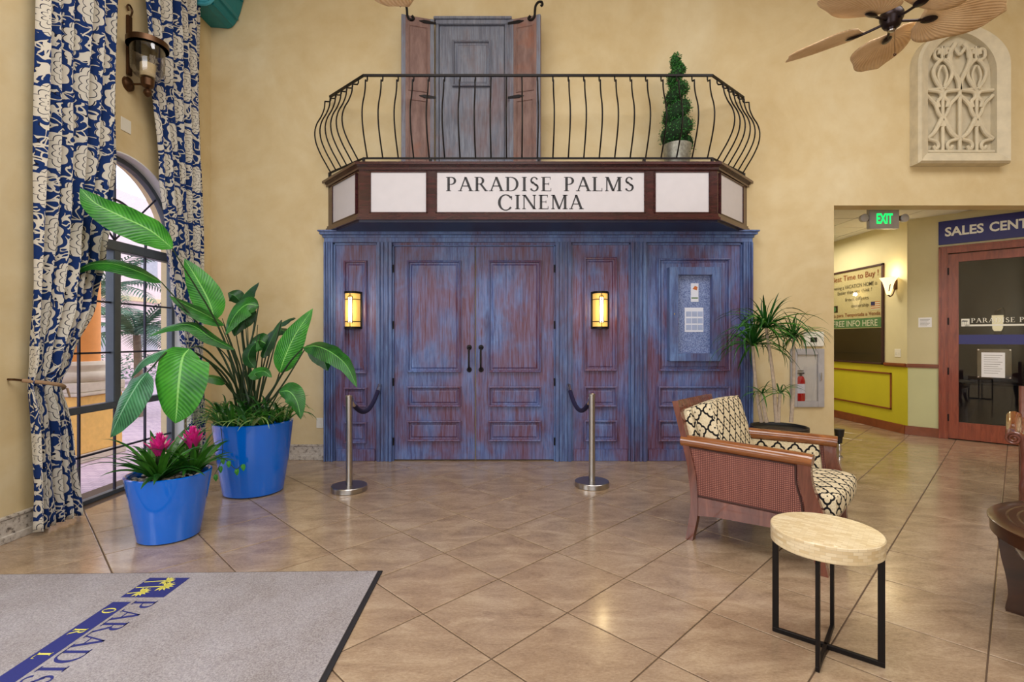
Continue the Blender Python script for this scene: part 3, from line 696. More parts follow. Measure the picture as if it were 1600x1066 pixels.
# corridor sconces
def trumpet(name, label, loc, rz):
    t_ = thing(name, label, 'sconce', loc, rz, 'trumpet sconces in the corridor')
    MB().lathe([(.02, -.13), (.035, -.10), (.05, -.03), (.075, .06), (.11, .12), (.115, .125), (.105, .12), (.07, .06), (.045, -.03), (.02, -.11)], (-.11, 0, 0), 24).build('shade', 'sconce_glow', t_)
    MB().tube(crom([(-.11, 0, -.13), (-.09, 0, -.155), (-.05, 0, -.13), (-.02, 0, -.05), (-.012, 0, .04)], 5), .009, 8).build('arm', 'bronze', t_)
    MB().tube(crom([(-.115, -.06, .10), (-.13, -.05, -.02), (-.12, 0, -.14)], 5), .008, 6).build('strap', 'bronze', t_)
    MB().box(-.014, 0, -.035, .035, -.05, .10, .005).build('backplate', 'bronze', t_)
    l = bpy.data.lights.new('bulb', 'POINT'); l.energy = 3.5; l.color = (1, .82, .5); l.shadow_soft_size = .04
    o = bpy.data.objects.new('bulb', l); COL.objects.link(o); o.parent = t_; o.location = (-.13, 0, .2)
trumpet('wall_sconce', 'lit trumpet sconce on corridor wall right of the poster', (5.8, 7.64, 2.20), 0)
trumpet('wall_sconce', 'lit trumpet sconce on hidden corridor wall mirrored in the poster glass', (JX, 11.3, 2.2), PI)
def plate(name, label, cat, loc, rz, w, h, kind):
    t_ = thing(name, label, cat, loc, rz)      # faces local -y
    MB().box(-w/2, w/2, -.006, 0, -h/2, h/2, .002).build('plate', 'white_plastic', t_)
    if kind == 'switch':
        for s_ in (-1, 1): MB().box(s_*w*.25-.006, s_*w*.25+.006, -.013, -.006, -.018, .018, .002).build('toggle', 'white_plastic', t_)
    if kind == 'outlet':
        for s_ in (-1, 1): MB().box(-.014, .014, -.010, -.006, s_*.026-.014, s_*.026+.014, .003).build('socket', 'white_plastic', t_)
    return t_
plate('light_switch', 'cream double light switch below the corridor sconce', 'switch', (5.8, 7.60, 1.19), -PI/2, .12, .12, 'switch')
plate('power_outlet', 'white power outlet low on wall beside the large blue pot', 'outlet', (X(500, WY), WY, Z(661, WY)), 0, .08, .12, 'outlet')
plate('blank_plate', 'small blank cream wall plate between the two curtains', 'wall plate', (XL, 4.58, Z(196, 4.58)), PI/2, .12, .12, 'blank')
nt = tag(MB().box(0, .0, 0, .0, 0, 0).box(-.075, .075, -.004, 0, -.07, .07).build('paper_notice', 'paper', loc=(A0[0]+.7071*.21, A0[1]-.7071*.21, 1.64), rot=(0, 0, R45)), 'white paper notice taped on the angled wall left of the glass door', 'notice')
mb = MB()
for k in range(6): mb.box(-.055, .055-(k % 3)*.015, -.0046, -.0041, .04-k*.018, .044-k*.018)
mb.build('print', 'poster_text', nt)
# exit sign
ex = thing('exit_sign', 'lit green EXIT sign with emergency lamp heads hanging in the corridor', 'exit sign', (4.62, 6.3, 3.152))
MB().box(-.185, .185, -.03, .03, -.38, -.13, .006).build('housing', 'steel_paint', ex)
MB().box(-.03, .03, -.03, .03, -.13, 0).build('canopy', 'white_plastic', ex)
mb = MB(); plain(mb, 'EXIT', frame_mat((-.1, -.031, -.315), (1, 0, 0), (0, 0, 1)), .20, .12, .03, .002); mb.build('lettering', 'exit_green', ex)
for s_ in (-1, 1):
    MB().box(s_*.185, s_*.21, -.02, .02, -.28, -.22).build('bracket', 'bronze', ex)
    mb = MB(); mb.T = Matrix.Translation((s_*.25, -.02, -.25)) @ Matrix.Rotation(PI/2, 4, 'X'); mb.lathe([(.02, -.05), (.045, -.03), (.05, .02), (.04, .025)], seg=20); mb.build('lamp_head', 'steel_paint', ex)

# door_1: glazed timber door in the angled wall
D1 = struct('door_1', A0, R45)
cs = MB()
for a_, b_, c_, d_ in ((DL-.09, DL, 0, DT+.1), (DR, DR+.09, 0, DT+.1), (DL, DR, DT, DT+.1)):
    cs.box(a_, b_, -.03, .0, c_, d_, .006)
cs.box(DL-.09, DL-.065, -.042, 0, 0, DT+.1, .004); cs.box(DL-.09, DR+.09, -.042, 0, DT+.075, DT+.1, .004); cs.box(DL-.004, DL+.012, -.01, .1, 0, DT); cs.box(DR-.012, DR+.004, -.01, .1, 0, DT)
cs.build('casing', 'door_wood', D1)
lf = MB(); gx0, gx1, gz0, gz1 = .573, 1.32, .245, 2.474
lf.box(DL+.012, gx0, .0, .045, .01, DT-.01, .004); lf.box(gx1, DR-.012, .0, .045, .01, DT-.01, .004); lf.box(gx0, gx1, .0, .045, .01, gz0, .004); lf.box(gx0, gx1, .0, .045, gz1, DT-.01, .004)
lfo = lf.build('door_leaf', 'door_wood', D1)
MB().box(gx0, gx1, .02, .026, gz0, gz1).build('glass_pane', 'door_glass', D1)
for zz in (2.35, 1.65, .95, .3): MB().box(DL+.004, DL+.02, -.014, 0, zz-.05, zz+.05, .003).build('hinge', 'black_iron', D1)
mb = MB(); serif(mb, 'PARADISE PALMS', .76, .062, frame_mat((.70, .0185, 1.625), (1, 0, 0), (0, 0, 1)), .001); mb.box(.64, 1.32, .0180, .0190, 1.575, 1.60); mb.build('door_lettering', 'white_ink', D1)
mb = MB(); mb.cur = 0; mb.box(.60, .685, .0180, .0190, 1.575, 1.68); mb.cur = 1
for k in range(3): mb.box(.615+k*.02, .618+k*.02, .0172, .0179, 1.59, 1.64); mb.prism([(.60+k*.022, 1.635), (.618+k*.02, 1.665), (.640+k*.014, 1.635), (.618+k*.02, 1.645)], .0172, .0179, 'y')
mb.build('palm_logo', ['white_ink', 'ink'], D1)
MB().box(gx0, gx1, .0182, .0190, 1.33, 1.46).build('reflection_band', 'navy_sign', D1)  # navy strip painting in the blue reflection across the glass
ho = thing('notice_holder', 'clear acrylic sign holder with white notice on the glass door', 'sign holder', (A0[0]+.7071*.93-.7071*-.0, A0[1]-.7071*.93, 1.07), R45)
MB().box(-.17, .17, .004, .012, -.20, .20, .003).build('acrylic_plate', 'clear_glass', ho)
MB().box(-.125, .105, .0, .003, -.185, .15).build('notice_sheet', 'paper', ho)
mb = MB()
for k in range(9): mb.box(-.10, .08-(k % 3)*.02, -.0008, -.0001, .11-k*.03, .114-k*.03)
mb.build('print', 'poster_text', ho)
for sx in (-.155, .155):
    for sz in (-.185, .185): MB().box(sx-.01, sx+.01, -.003, .016, sz-.01, sz+.01, .003).build('standoff', 'chrome', ho)
ss = thing('sales_center_sign', 'navy blue SALES CENTER sign with white lettering above the glass door', 'sign', (A0[0], A0[1], 0), R45)
MB().box(.36, 1.62, -.02, -.002, 2.73, 3.06, .003).build('board', 'navy_sign', ss)
mb = MB(); plain(mb, 'SALES', frame_mat((.43, -.0205, 2.845), (1, 0, 0), (0, 0, 1)), .40, .12, .03); mb.build('lettering', 'white_ink', ss)
mb = MB(); plain(mb, 'CENTER', frame_mat((.885, -.0205, 2.845), (1, 0, 0), (0, 0, 1)), .53, .12, .03); mb.build('lettering', 'white_ink', ss)
# dim room behind the glass door, in place of its dark reflections
mb = MB(); mb.cur = 0; mb.box(-1.2, 3.2, 2.0, 2.1, 0, 3.2); mb.box(-1.2, -1.1, .14, 2.0, 0, 3.2) if False else None; mb.box(3.1, 3.2, .14, 2.0, 0, 3.2); mb.box(.22, .3, .16, 2.0, 0, 3.2)
mb.box(.2, 3.2, .14, 2.1, 3.14, 3.2)
mb.build('wall_office', 'office_grey', kind='structure', loc=A0, rot=(0, 0, R45))
sc_ = thing('reflection_sconce', 'glowing scrolled iron sconce standing in for a reflection in the glass door', 'sconce', (7.84, 8.16, 1.66), R45)  # built behind the glass in place of a reflected lobby sconce
MB().lathe([(.04, -.13), (.06, -.1), (.07, .12), (.065, .12), (.05, -.1)], (0, -.09, .0), 20).build('shade', 'sconce_glow', sc_)
MB().box(-.04, .04, -.02, 0, -.2, .2, .004).build('backplate', 'black_iron', sc_)
MB().tube(crom([(.0, -.02, .2), (.06, -.08, .24), (.08, -.1, .15), (.08, -.12, -.05), (.02, -.12, -.2), (0, -.02, -.22)], 5), .01, 6).build('scroll', 'black_iron', sc_)
ot = thing('reflection_table', 'black framed console table standing in for a dark reflection in the glass door', 'table', (A0[0]+.7071*(.9+1.2), A0[1]-.7071*(.9-1.2), 0), R45)  # added inside in place of dark shapes reflected in the door
MB().box(-.5, .5, -.2, .2, .70, .74, .004).build('table_top', 'black_plastic', ot)
for sx in (-.48, .48):
    for sy in (-.18, .18): MB().box(sx-.012, sx+.012, sy-.012, sy+.012, 0, .70).build('leg', 'black_iron', ot)

# ------------------------------------------------------------------ cinema facade
def fx(px): return (px-800)/F*FY
def fz(py): return CH+(HY-py)/F*FY
fa = thing('panelled_facade', 'distressed blue and maroon timber panelling around the cinema doors', 'panelling', (0, 0, 0))
FT = fz(372)
MB().box(fx(507), fx(613), FY+.02, WY-.003, 0, FT).build('backing', 'facade_paint', fa)
MB().box(fx(868), fx(1175), FY+.02, WY-.003, 0, FT).build('backing', 'facade_paint', fa)
MB().box(fx(613), fx(868), FY+.02, WY-.003, fz(383), FT).build('backing', 'facade_paint', fa)
mb = MB(); mb.box(fx(505), fx(1177), FY-.03, WY, fz(372), fz(368), .003); mb.box(fx(502), fx(1180), FY-.07, WY, fz(368), fz(364), .004); mb.box(fx(500), fx(1182), FY-.09, WY, fz(364), fz(361.5), .004)
mb.build('crown_moulding', 'facade_trim', fa)
MB().box(fx(507), fx(1175), FY-.02, FY+.02, fz(379), fz(372), .005).build('head_band', 'facade_trim', fa)
def fluted(x0, x1, zt):
    w = x1-x0; mb = MB(); mb.box(x0, x1, FY-.012, FY+.02, 0, zt)
    for a_, b_, d in ((0, .2, .035), (.27, .42, .03), (.58, .73, .03), (.8, 1, .035)): mb.box(x0+w*a_, x0+w*b_, FY-d, FY-.01, 0, zt, .004)
    mb.build('pilaster', 'facade_trim', fa)
fluted(fx(507), fx(521), fz(379)); fluted(fx(590), fx(613), fz(379)); fluted(fx(868), fx(892), fz(379)); fluted(fx(985), fx(1009), fz(379)); fluted(fx(1160), fx(1175), fz(379))
LP = [(0, 0), (.001, .034), (.010, .038), (.020, .030), (.026, .003), (.040, .002), (.058, .012)]
def inset(x0, x1, ya, yb, par, name='inset_panel', y=None): MB().nested(fx(x0), fx(x1), fz(yb), fz(ya), FY+.02 if y is None else y, LP).build(name, 'facade_paint', par)
def bay(xa, xb, ia, ib, rows):
    # raised bead around the bay
    mb = MB(); x0, x1, z0, z1 = fx(xa), fx(xb), 0, fz(380)
    for q in ((x0, x0+.02, z0, z1), (x1-.02, x1, z0, z1), (x0, x1, z1-.02, z1)): mb.box(q[0], q[1], FY-.0, FY+.02, q[2], q[3], .004)
    mb.build('bead', 'facade_trim', fa)
    for a_, b_ in rows: inset(ia, ib, a_, b_, fa)
    MB().box(fx(xa)+.03, fx(xb)-.03, FY-.005, FY+.02, 0, fz(702), .006).build('plinth', 'facade_paint', fa)
bay(521, 590, 537, 573, ((407, 584), (606, 636), (660, 693)))
bay(892, 985, 913, 964, ((402, 580), (604, 636), (657, 690)))
bay(1009, 1160, 1029, 1141, ((404, 580), (604, 636), (657, 690)))
mb = MB(); mb.box(fx(613), fx(613)+.02, FY-.0, FY+.02, 0, fz(383), .003); mb.box(fx(868)-.02, fx(868), FY, FY+.02, 0, fz(383), .003); mb.box(fx(613), fx(868), FY, FY+.02, fz(383)-.015, fz(383), .003); mb.build('door_stop', 'facade_trim', fa)
D2 = struct('door_2')
for sd, (xa, xb, ia, ib) in enumerate(((614.5, 741.5, 636, 720), (742.5, 866.5, 763, 845.5))):
    lf = MB().box(fx(xa)+.006, fx(xb), FY+.022, FY+.062, .012, fz(385), .004).build('door_leaf', 'facade_paint', D2)
    for ya, yb in ((407, 582), (604, 636), (658, 690)): inset(ia, ib, ya, yb, lf, 'door_panel', FY+.022)
    hx = fx(733) if sd == 0 else fx(751.5)
    mb = MB(); z0, z1 = fz(578), fz(543)
    mb.tube(crom([(hx, FY+.022, z0), (hx, FY-.02, z0+.01), (hx, FY-.04, z0+.05), (hx, FY-.043, (z0+z1)/2), (hx, FY-.04, z1-.05), (hx, FY-.02, z1-.01), (hx, FY+.022, z1)], 5), .011, 8)
    for zz in (z0, z1): mb.T = Matrix.Translation((hx, FY+.022, zz)) @ Matrix.Rotation(PI/2, 4, 'X'); mb.lathe([(.03, 0), (.026, .012), (.012, .016)], seg=14); mb.T = Matrix.Identity(4)
    mb.build('handle', 'black_iron', lf)
    hxx = fx(613)+.012 if sd == 0 else fx(868)-.012
    for py in (420, 508, 597, 690): MB().tube([(hxx, FY+.0, fz(py+6)), (hxx, FY+.0, fz(py-6))], .009, 8).build('hinge', 'black_iron', lf)
# facade lamps
def facade_lamp(px, label):
    t_ = thing('wall_lamp', label, 'wall lamp', (fx(px), FY+.0, fz(485)), 0, 'lanterns on the blue panelling')
    w, h = .085, .20
    MB().box(-w-.02, w+.02, -.002, .02, -h-.012, h+.012, .004).build('backplate', 'black_iron', t_)
    sh = [(-w*math.cos(a_), -.1*math.sin(a_)) for a_ in [PI*k/12 for k in range(13)]]
    MB().prism(sh, -h, h, 'z').build('glass_shade', 'sconce_amber', t_)
    for z_ in (-h, h): MB().prism([(x*1.12, y*1.1) for x, y in sh], z_-.012, z_+.012, 'z').build('band', 'black_iron', t_)
    mb = MB()
    for z_ in (-.13, .12): mb.prism([(x*1.03, y*1.05-.002) for x, y in sh], z_-.004, z_+.004)
    mb.tube([(-w*.28, -.1, -.15), (-w*.28, -.103, .15)], .004, 4); mb.tube([(w*.28, -.1, -.15), (w*.28, -.103, .15)], .004, 4); mb.tube([(0, -.106, -.2), (0, -.106, -.13)], .004, 4); mb.tube([(0, -.106, .12), (0, -.106, .2)], .004, 4)
    mb.tube([(-w*.28, -.101, .148), (0, -.106, .17), (w*.28, -.101, .148)], .004, 4); mb.build('glazing_bars', 'black_iron', t_)
    MB().prism([(-w*.24, -.101), (w*.24, -.101), (w*.24, -.105), (-w*.24, -.105)], -.14, .14).build('glass_slip', 'lamp_core', t_)
    l = bpy.data.lights.new('bulb', 'POINT'); l.energy = 3.2; l.color = (1, .78, .42); l.shadow_soft_size = .05
    o = bpy.data.objects.new('bulb', l); COL.objects.link(o); o.parent = t_; o.location = (0, -.19, 0)
facade_lamp(551.5, 'lit amber lantern on the narrow panel left of the cinema doors')
facade_lamp(937.5, 'lit amber lantern on the panel right of the cinema doors')
# notice cabinet
nc = thing('notice_cabinet', 'wall mounted blue framed notice board right of the cinema doors', 'notice board', (0, 0, 0))
x0, x1, z0, z1 = fx(1046), fx(1127), fz(564), fz(419); y1_ = FY+.015; y0_ = FY-.09
x0 *= .985; x1 *= .985; ix0, ix1, iz0, iz1 = fx(1060)*.985, fx(1113)*.985, fz(552), fz(431)
mb = MB()
mb.box(x0, ix0, y0_, y1_, z0, z1, .004); mb.box(ix1, x1, y0_, y1_, z0, z1, .004); mb.box(ix0, ix1, y0_, y1_, z0, iz0, .004); mb.box(ix0, ix1, y0_, y1_, iz1, z1, .004)
mb.build('frame', 'facade_trim', nc)
MB().box(ix0, ix1, y1_-.03, y1_-.02, iz0, iz1).build('felt_back', 'felt_board', nc)
MB().box(ix0, ix1, y0_+.012, y0_+.016, iz0, iz1).build('glass_pane', 'window_glass', nc)
MB().box(x0+.05, x0+.06, y0_-.004, y0_, fz(493), fz(490)).build('lock', 'chrome', nc)
pn = MB(); pn.cur = 0; pn.box(fx(1078.5), fx(1090.5), y1_-.034, y1_-.031, fz(472), fz(443)); pn.cur = 1; pn.box(fx(1079.5), fx(1089.5), y1_-.0355, y1_-.0345, fz(467), fz(465)); pn.cur = 2; pn.prism([(fx(1081), fz(452)), (fx(1085), fz(447)), (fx(1089), fz(449)), (fx(1088), fz(454))], y1_-.0355, y1_-.0345, 'y')
tag(pn.build('event_flyer', ['paper', 'green_print', 'orange_print']), 'narrow white flyer with green stripe pinned high in the notice board', 'flyer')
pn = MB(); pn.cur = 0; pn.box(fx(1069), fx(1098), y1_-.034, y1_-.031, fz(519), fz(481)); pn.cur = 1
for i in range(3):
    for j in range(3): pn.box(fx(1071+i*9), fx(1079+i*9), y1_-.0355, y1_-.0345, fz(516-j*10.5), fz(508-j*10.5))
pn.build('x', ['paper', 'paper_print']) and None
cal = COL.objects[-1]; cal.name = 'calendar_sheet'; tag(cal, 'white calendar sheet pinned below the narrow flyer in the notice board', 'calendar')

# marquee with sign
mq = thing('cinema_marquee', 'dark mahogany marquee box with white sign panels above the cinema doors', 'marquee', (0, 0, 0))
MYF = 5.28; MX0, MX1 = X(561, MYF), X(1121, MYF); MXa, MXb = fx(509), fx(1172); mz0, mz1 = 2.635, 3.225
def foot(o): # outline offset outwards by o
    d = Vector((MX0-MXa, MYF-WY)); n1 = Vector((d.y, -d.x)).normalized(); n1 = n1 if n1.x < 0 else -n1
    k = math.tan(math.atan2(n1.x, n1.y)/2)
    # intersections
    def isect(p, u, q, v):
        c = u.x*v.y-u.y*v.x; t = ((q.x-p.x)*v.y-(q.y-p.y)*v.x)/c; return p+u*t
    a_ = Vector((MXa, WY))+n1*o; ud = Vector((MX0-MXa, MYF-WY)); f0 = Vector((0, MYF-o)); xd = Vector((1, 0))
    p1 = isect(a_, ud, f0, xd); p0 = isect(a_, ud, Vector((0, WY)), xd)
    d2 = Vector((MXb-MX1, WY-MYF)); n2 = Vector((d2.y, -d2.x)).normalized(); b_ = Vector((MXb, WY))+n2*o
    p2 = isect(b_, d2, f0, xd); p3 = isect(b_, d2, Vector((0, WY)), xd)
    return [(p0.x, p0.y), (p1.x, p1.y), (p2.x, p2.y), (p3.x, p3.y)]
MB().prism(foot(0), mz0+.04, mz1-.02).build('box', 'marquee_wood', mq)
mb = MB(); mb.prism(foot(.03), mz1-.03, mz1-.015); mb.prism(foot(.055), mz1-.015, mz1+.012); mb.prism(foot(.02), mz1-.06, mz1-.03); mb.build('cornice', 'marquee_wood', mq)
mb = MB(); mb.prism(foot(.022), mz0+.03, mz0+.05); mb.prism(foot(.04), mz0+.005, mz0+.03); mb.prism(foot(.012), mz0+.05, mz0+.075); mb.build('base_moulding', 'marquee_wood', mq)
MB().prism(foot(.0), mz0-.015, mz0+.005).build('soffit', 'soffit_navy', mq)
def msign(T, s0, s1, z0, z1, par=mq):
    mb = MB(); mb.T = T; mb.box(s0+.012, s1-.012, -.006, 0, z0+.012, z1-.012); o = mb.build('sign_panel', 'sign_white', par)
    mb = MB(); mb.T = T
    for a_, b_, c_, d_ in ((s0, s0+.014, z0, z1), (s1-.014, s1, z0, z1), (s0, s1, z0, z0+.014), (s0, s1, z1-.014, z1)): mb.box(a_, b_, -.018, 0, c_, d_, .004)
    mb.build('panel_moulding', 'marquee_wood', par)
    return o
TF = frame_mat((0, MYF, 0), (1, 0, 0), (0, 1, 0)); T0 = Matrix.Translation((0, MYF, 0))
zt, zb = Z(268, MYF), Z(334, MYF)
for a_, b_ in ((578, 668), (681, 1008), (1022, 1109)): msign(T0, X(a_, MYF), X(b_, MYF), zb, zt)
for (pa, pb) in (((MXa, WY), (MX0, MYF)), ((MX1, MYF), (MXb, WY))):
    d = Vector((pb[0]-pa[0], pb[1]-pa[1])); L = d.length; T = Matrix.Translation((pa[0], pa[1], 0)) @ Matrix.Rotation(math.atan2(d.y, d.x), 4, 'Z')
    lo, hi = (.14, L-.05) if pa[0] < 0 else (.05, L-.14)
    msign(T, lo, hi, zb, zt)
mb = MB(); yb = MYF-.0062
serif(mb, 'PARADISE', X(864, MYF)-X(697, MYF), Z(277, MYF)-Z(299, MYF), frame_mat((X(697, MYF), yb, Z(299, MYF)), (1, 0, 0), (0, 0, 1)), .003)
mb.build('lettering', 'ink', mq); mb = MB()
serif(mb, 'PALMS', X(992, MYF)-X(881, MYF), Z(277, MYF)-Z(299, MYF), frame_mat((X(881, MYF), yb, Z(299, MYF)), (1, 0, 0), (0, 0, 1)), .003)
mb.build('lettering', 'ink', mq); mb = MB()
serif(mb, 'C', .17, .163, frame_mat((X(777, MYF), yb, Z(329, MYF)), (1, 0, 0), (0, 0, 1)), .003)
serif(mb, 'INEMA', X(912, MYF)-X(804, MYF), Z(305, MYF)-Z(327, MYF), frame_mat((X(804, MYF), yb, Z(327, MYF)), (1, 0, 0), (0, 0, 1)), .003)
mb.build('lettering', 'ink', mq)
# iron railing with bellied balusters
RY = 5.33; rl = thing('iron_railing', 'black wrought iron balcony railing with bellied bars above the marquee', 'railing', (0, 0, 0))
rt, rb_ = Z(118, RY), Z(247.5, RY); pa = [Vector((X(514, 5.77), 5.80)), Vector((X(568, RY), RY)), Vector((X(1113, RY), RY)), Vector((X(1163, 5.8), 5.82))]
MB().tube([(p.x, p.y, rt) for p in pa], .016, 4).build('top_rail', 'black_iron', rl)
MB().tube([(p.x, p.y, rb_) for p in pa], .012, 4).build('bottom_rail', 'black_iron', rl)
prof = [(0, 1), (.0, .95), (.012, .925), (.07, .905), (.072, .87), (.08, .80), (.115, .69), (.165, .58), (.19, .46), (.175, .33), (.12, .2), (.055, .09), (0, 0)]
def baluster(x, y, nx, ny):
    pts = [(x+nx*o, y+ny*o, rb_+(rt-rb_)*f) for o, f in prof]
    mb = MB(); mb.tube(pts[:4], .008, 6); mb.tube(crom(pts[3:], 3), .008, 6); mb.build('baluster', 'black_iron', rl)
for k in range(23): baluster(X(574+k*24.15, RY), RY, 0, -1)
for (p, q) in ((pa[0], pa[1]), (pa[3], pa[2])):
    d = (q-p).normalized(); n = Vector((d.y, -d.x)); n = n if n.y < 0 else -n
    for k in range(6): c = p.lerp(q, (k+.15)/6); baluster(c.x, c.y, n.x, n.y)
for px in (672, 842, 1007): MB().box(X(px, RY)-.012, X(px, RY)+.012, RY-.01, RY+.05, mz1+.012, rb_, .002).build('foot', 'black_iron', rl)
for p in (pa[1], pa[2]): MB().box(p.x-.012, p.x+.012, RY-.01, RY+.02, mz1+.012, rb_).build('foot', 'black_iron', rl)
for p in (pa[0], pa[3]): MB().box(p.x-.012, p.x+.012, p.y-.02, p.y+.02, mz1+.012, rb_).build('foot', 'black_iron', rl)

# upper door and shutters
ud = struct('door_3'); UZ = mz1+.012; ut = Z(33, FY)
xa, xb = fx(681), fx(797)
MB().box(xa, xb, FY+.03, WY, UZ, ut).build('door_frame', 'upper_door_paint', ud)
mb = MB(); mb.box(xa, xa+.035, FY-.02, FY+.04, UZ, ut, .005); mb.box(xb-.06, xb, FY-.02, FY+.04, UZ, ut, .005); mb.box(xa, xb, FY-.03, FY+.04, ut-.05, ut, .005); mb.box(xa-.02, xb+.02, FY-.05, FY+.04, ut, ut+.03, .005); mb.build('architrave', 'upper_door_paint', ud)
lf = MB().box(xa+.04, xb-.065, FY+.005, FY+.03, UZ, ut-.055, .003).build('door_leaf', 'upper_door_paint', ud)
MB().nested(fx(707), fx(767), fz(136), fz(64), FY+.005, LP).build('door_panel', 'upper_door_paint', lf)
mb = MB(); mb.box(fx(709)-.14, fx(709)-.13, FY, FY+.006, UZ, ut-.055); mb.box(fx(767)+.08, fx(767)+.09, FY, FY+.006, UZ, ut-.055)
mb.build('door_stile', 'upper_door_paint', lf)
def shutter(pxo, pxi, lab, sg):
    # hinge edge beside the door, outer edge angled slightly off the wall
    xi, xo = X(pxi, 5.76), X(pxo, 5.66); d = Vector((xo-xi, 5.66-5.76)); L = d.length
    t_ = thing('shutter', lab, 'shutter', (xi, 5.76, UZ), math.atan2(d.y, d.x), 'shutters beside the upper door'); H = Z(27, 5.7)-UZ
    sgn = -1 if sg > 0 else 1
    # local x from hinge outwards; facing side is -y for the right one, +y for the left one
    fs = 1 if d.x < 0 else -1
    MB().box(0, L, -.018, .018, 0, H, .003).build('board', 'shutter_paint', t_)
    def pan(z0, z1):
        mb = MB(); mb.nested(.075, L-.075, z0, z1, 0, [(0, 0), (.003, .010), (.012, .012), (.02, .002), (.03, .002)]);
        if fs > 0: mb.v = [(L-x, -y+.018, z) for x, y, z in mb.v]
        else: mb.v = [(x, y-.018, z) for x, y, z in mb.v]
        mb.build('shutter_panel', 'shutter_paint', t_)
    pan(H*.53, H-.10); pan(.06, H*.48)
    e = fs*.021
    for a_ in ((0, .045), (L-.045, L)): MB().box(a_[0], a_[1], min(e, e*.8), max(e, e*.8)+.001, 0, H, .001).build('edge_stile', 'upper_door_paint', t_)
    for z_ in (H*.505, H-.045): MB().prism([(-.02, z_-.012), (.11, z_-.018), (.17, z_), (.11, z_+.018), (-.02, z_+.012)], e, e+fs*.008, 'y').build('strap_hinge', 'black_iron', t_)
    pts = []
    for k in range(15):
        a_ = k/14; pts.append((L-.09+.06*a_-0.0, e, H-.06+.08*a_)) if k < 1 else None
    c1 = [(L-.115, e*1.3, H-.005), (L-.135, e*1.3, H-.03), (L-.115, e*1.3, H-.05), (L-.085, e*1.3, H-.045), (L-.065, e*1.3, H-.01), (L-.06, e*1.3, H+.05), (L-.05, e*1.3, H+.10), (L-.02, e*1.3, H+.13), (L+.015, e*1.3, H+.125), (L+.025, e*1.3, H+.095), (L+.005, e*1.3, H+.08)]
    MB().tube(crom(c1, 5), .014, 8).build('scroll_hook', 'black_iron', t_)
shutter(627, 678, 'brown and orange weathered shutter left of the upper blue door', -1)
shutter(845, 797, 'reddish brown weathered shutter right of the upper blue door', 1)

# topiary on the balcony
tp = thing('spiral_topiary', 'spiral clipped evergreen in a silver pot on the balcony', 'topiary', (X(1058, 5.56), 5.56, mz1+.012))
MB().lathe([(.115, 0), (.125, .02), (.15, .25), (.155, .29), (.145, .29), (.13, .27)], seg=28).build('pot', 'pot_silver', tp)
MB().lathe([(.0, .275), (.14, .265)], seg=20).build('soil', 'soil', tp)
rnd = random.Random(5); core = MB(); pts = []; rad = []
TH_ = Z(82, 5.56)-(mz1+.012)
for k in range(90):
    t = k/89; z = .30+(TH_-.36)*t; R = .060*(1-t)**.6+.012; a_ = t*2*PI*4.6; pts.append((R*math.cos(a_), R*math.sin(a_), z)); rad.append(.070*(1-t)+.045)
core.tube(pts, rad, 10); core.build('core', 'topiary_core', tp)
lv = MB()
for k in range(8000):
    i = rnd.randrange(90); c = Vector(pts[i]); v = Vector((rnd.gauss(0, 1), rnd.gauss(0, 1), rnd.gauss(0, 1))).normalized(); p = c+v*(rad[i]*rnd.uniform(.92, 1.35))
    u = Vector((rnd.gauss(0, 1), rnd.gauss(0, 1), rnd.gauss(0, 1))).normalized(); u = (u+v*.8).normalized()*.011; w_ = u.cross(v).normalized()*.006
    lv.add([p-u, p+w_, p+u, p-w_], [(0, 1, 2, 3)])
lv.build('foliage', 'topiary_green', tp, kind='stuff')

# gothic relief on the right of the back wall
go = thing('gothic_relief', 'cream stone gothic arched tracery window relief high on the right wall', 'wall relief', (X(1501.5, FY), WY, fz(257)))
hw = (fx(1573)-fx(1430))/2
def gothic(w, zb_, zs, za, n=14):
    L_ = [(-w, zb_), (w, zb_), (w, zs)]
    kk = w*.42; Rr = w+kk; am_ = math.acos(kk/Rr); hh = Rr*math.sin(am_)
    for k in range(1, n+1): a_ = am_*k/n; L_.append((Rr*math.cos(a_)-kk if k < n else 0, zs+(za-zs)*Rr*math.sin(a_)/hh))
    return L_+[(-x, z) for x, z in L_[2:-1]][::-1]
g_out = gothic(hw, 0, 1.14, 1.60); g_o2 = gothic(hw-.02, .02, 1.13, 1.575); g_mid = gothic(hw-.075, .085, 1.10, 1.54); g_in = gothic(hw-.13, .125, 1.07, 1.51)
def ring(mb, a_, b_, ya, yb):
    n = len(a_); mb.add([(x, ya, z) for x, z in a_]+[(x, yb, z) for x, z in b_], [(i, (i+1) % n, n+(i+1) % n, n+i) for i in range(n)])
mb = MB(); ring(mb, g_out, g_out, 0, -.12); ring(mb, g_out, g_o2, -.12, -.15); ring(mb, g_o2, g_mid, -.15, -.125); ring(mb, g_mid, g_in, -.125, -.10); ring(mb, g_in, g_in, -.10, -.02)
mb.add([(x, -.02, z) for x, z in g_in], [tuple(range(len(g_in)))]); mb.build('frame', 'stone_relief', go)
wi = hw-.135; tr = MB()
def tb(p, r=.016): tr.tube(crom([(x, -.062, z) for x, z in p], 5), r*1.45, 8)
tb([(0, .15), (0, .5), (0, .86)], .014)
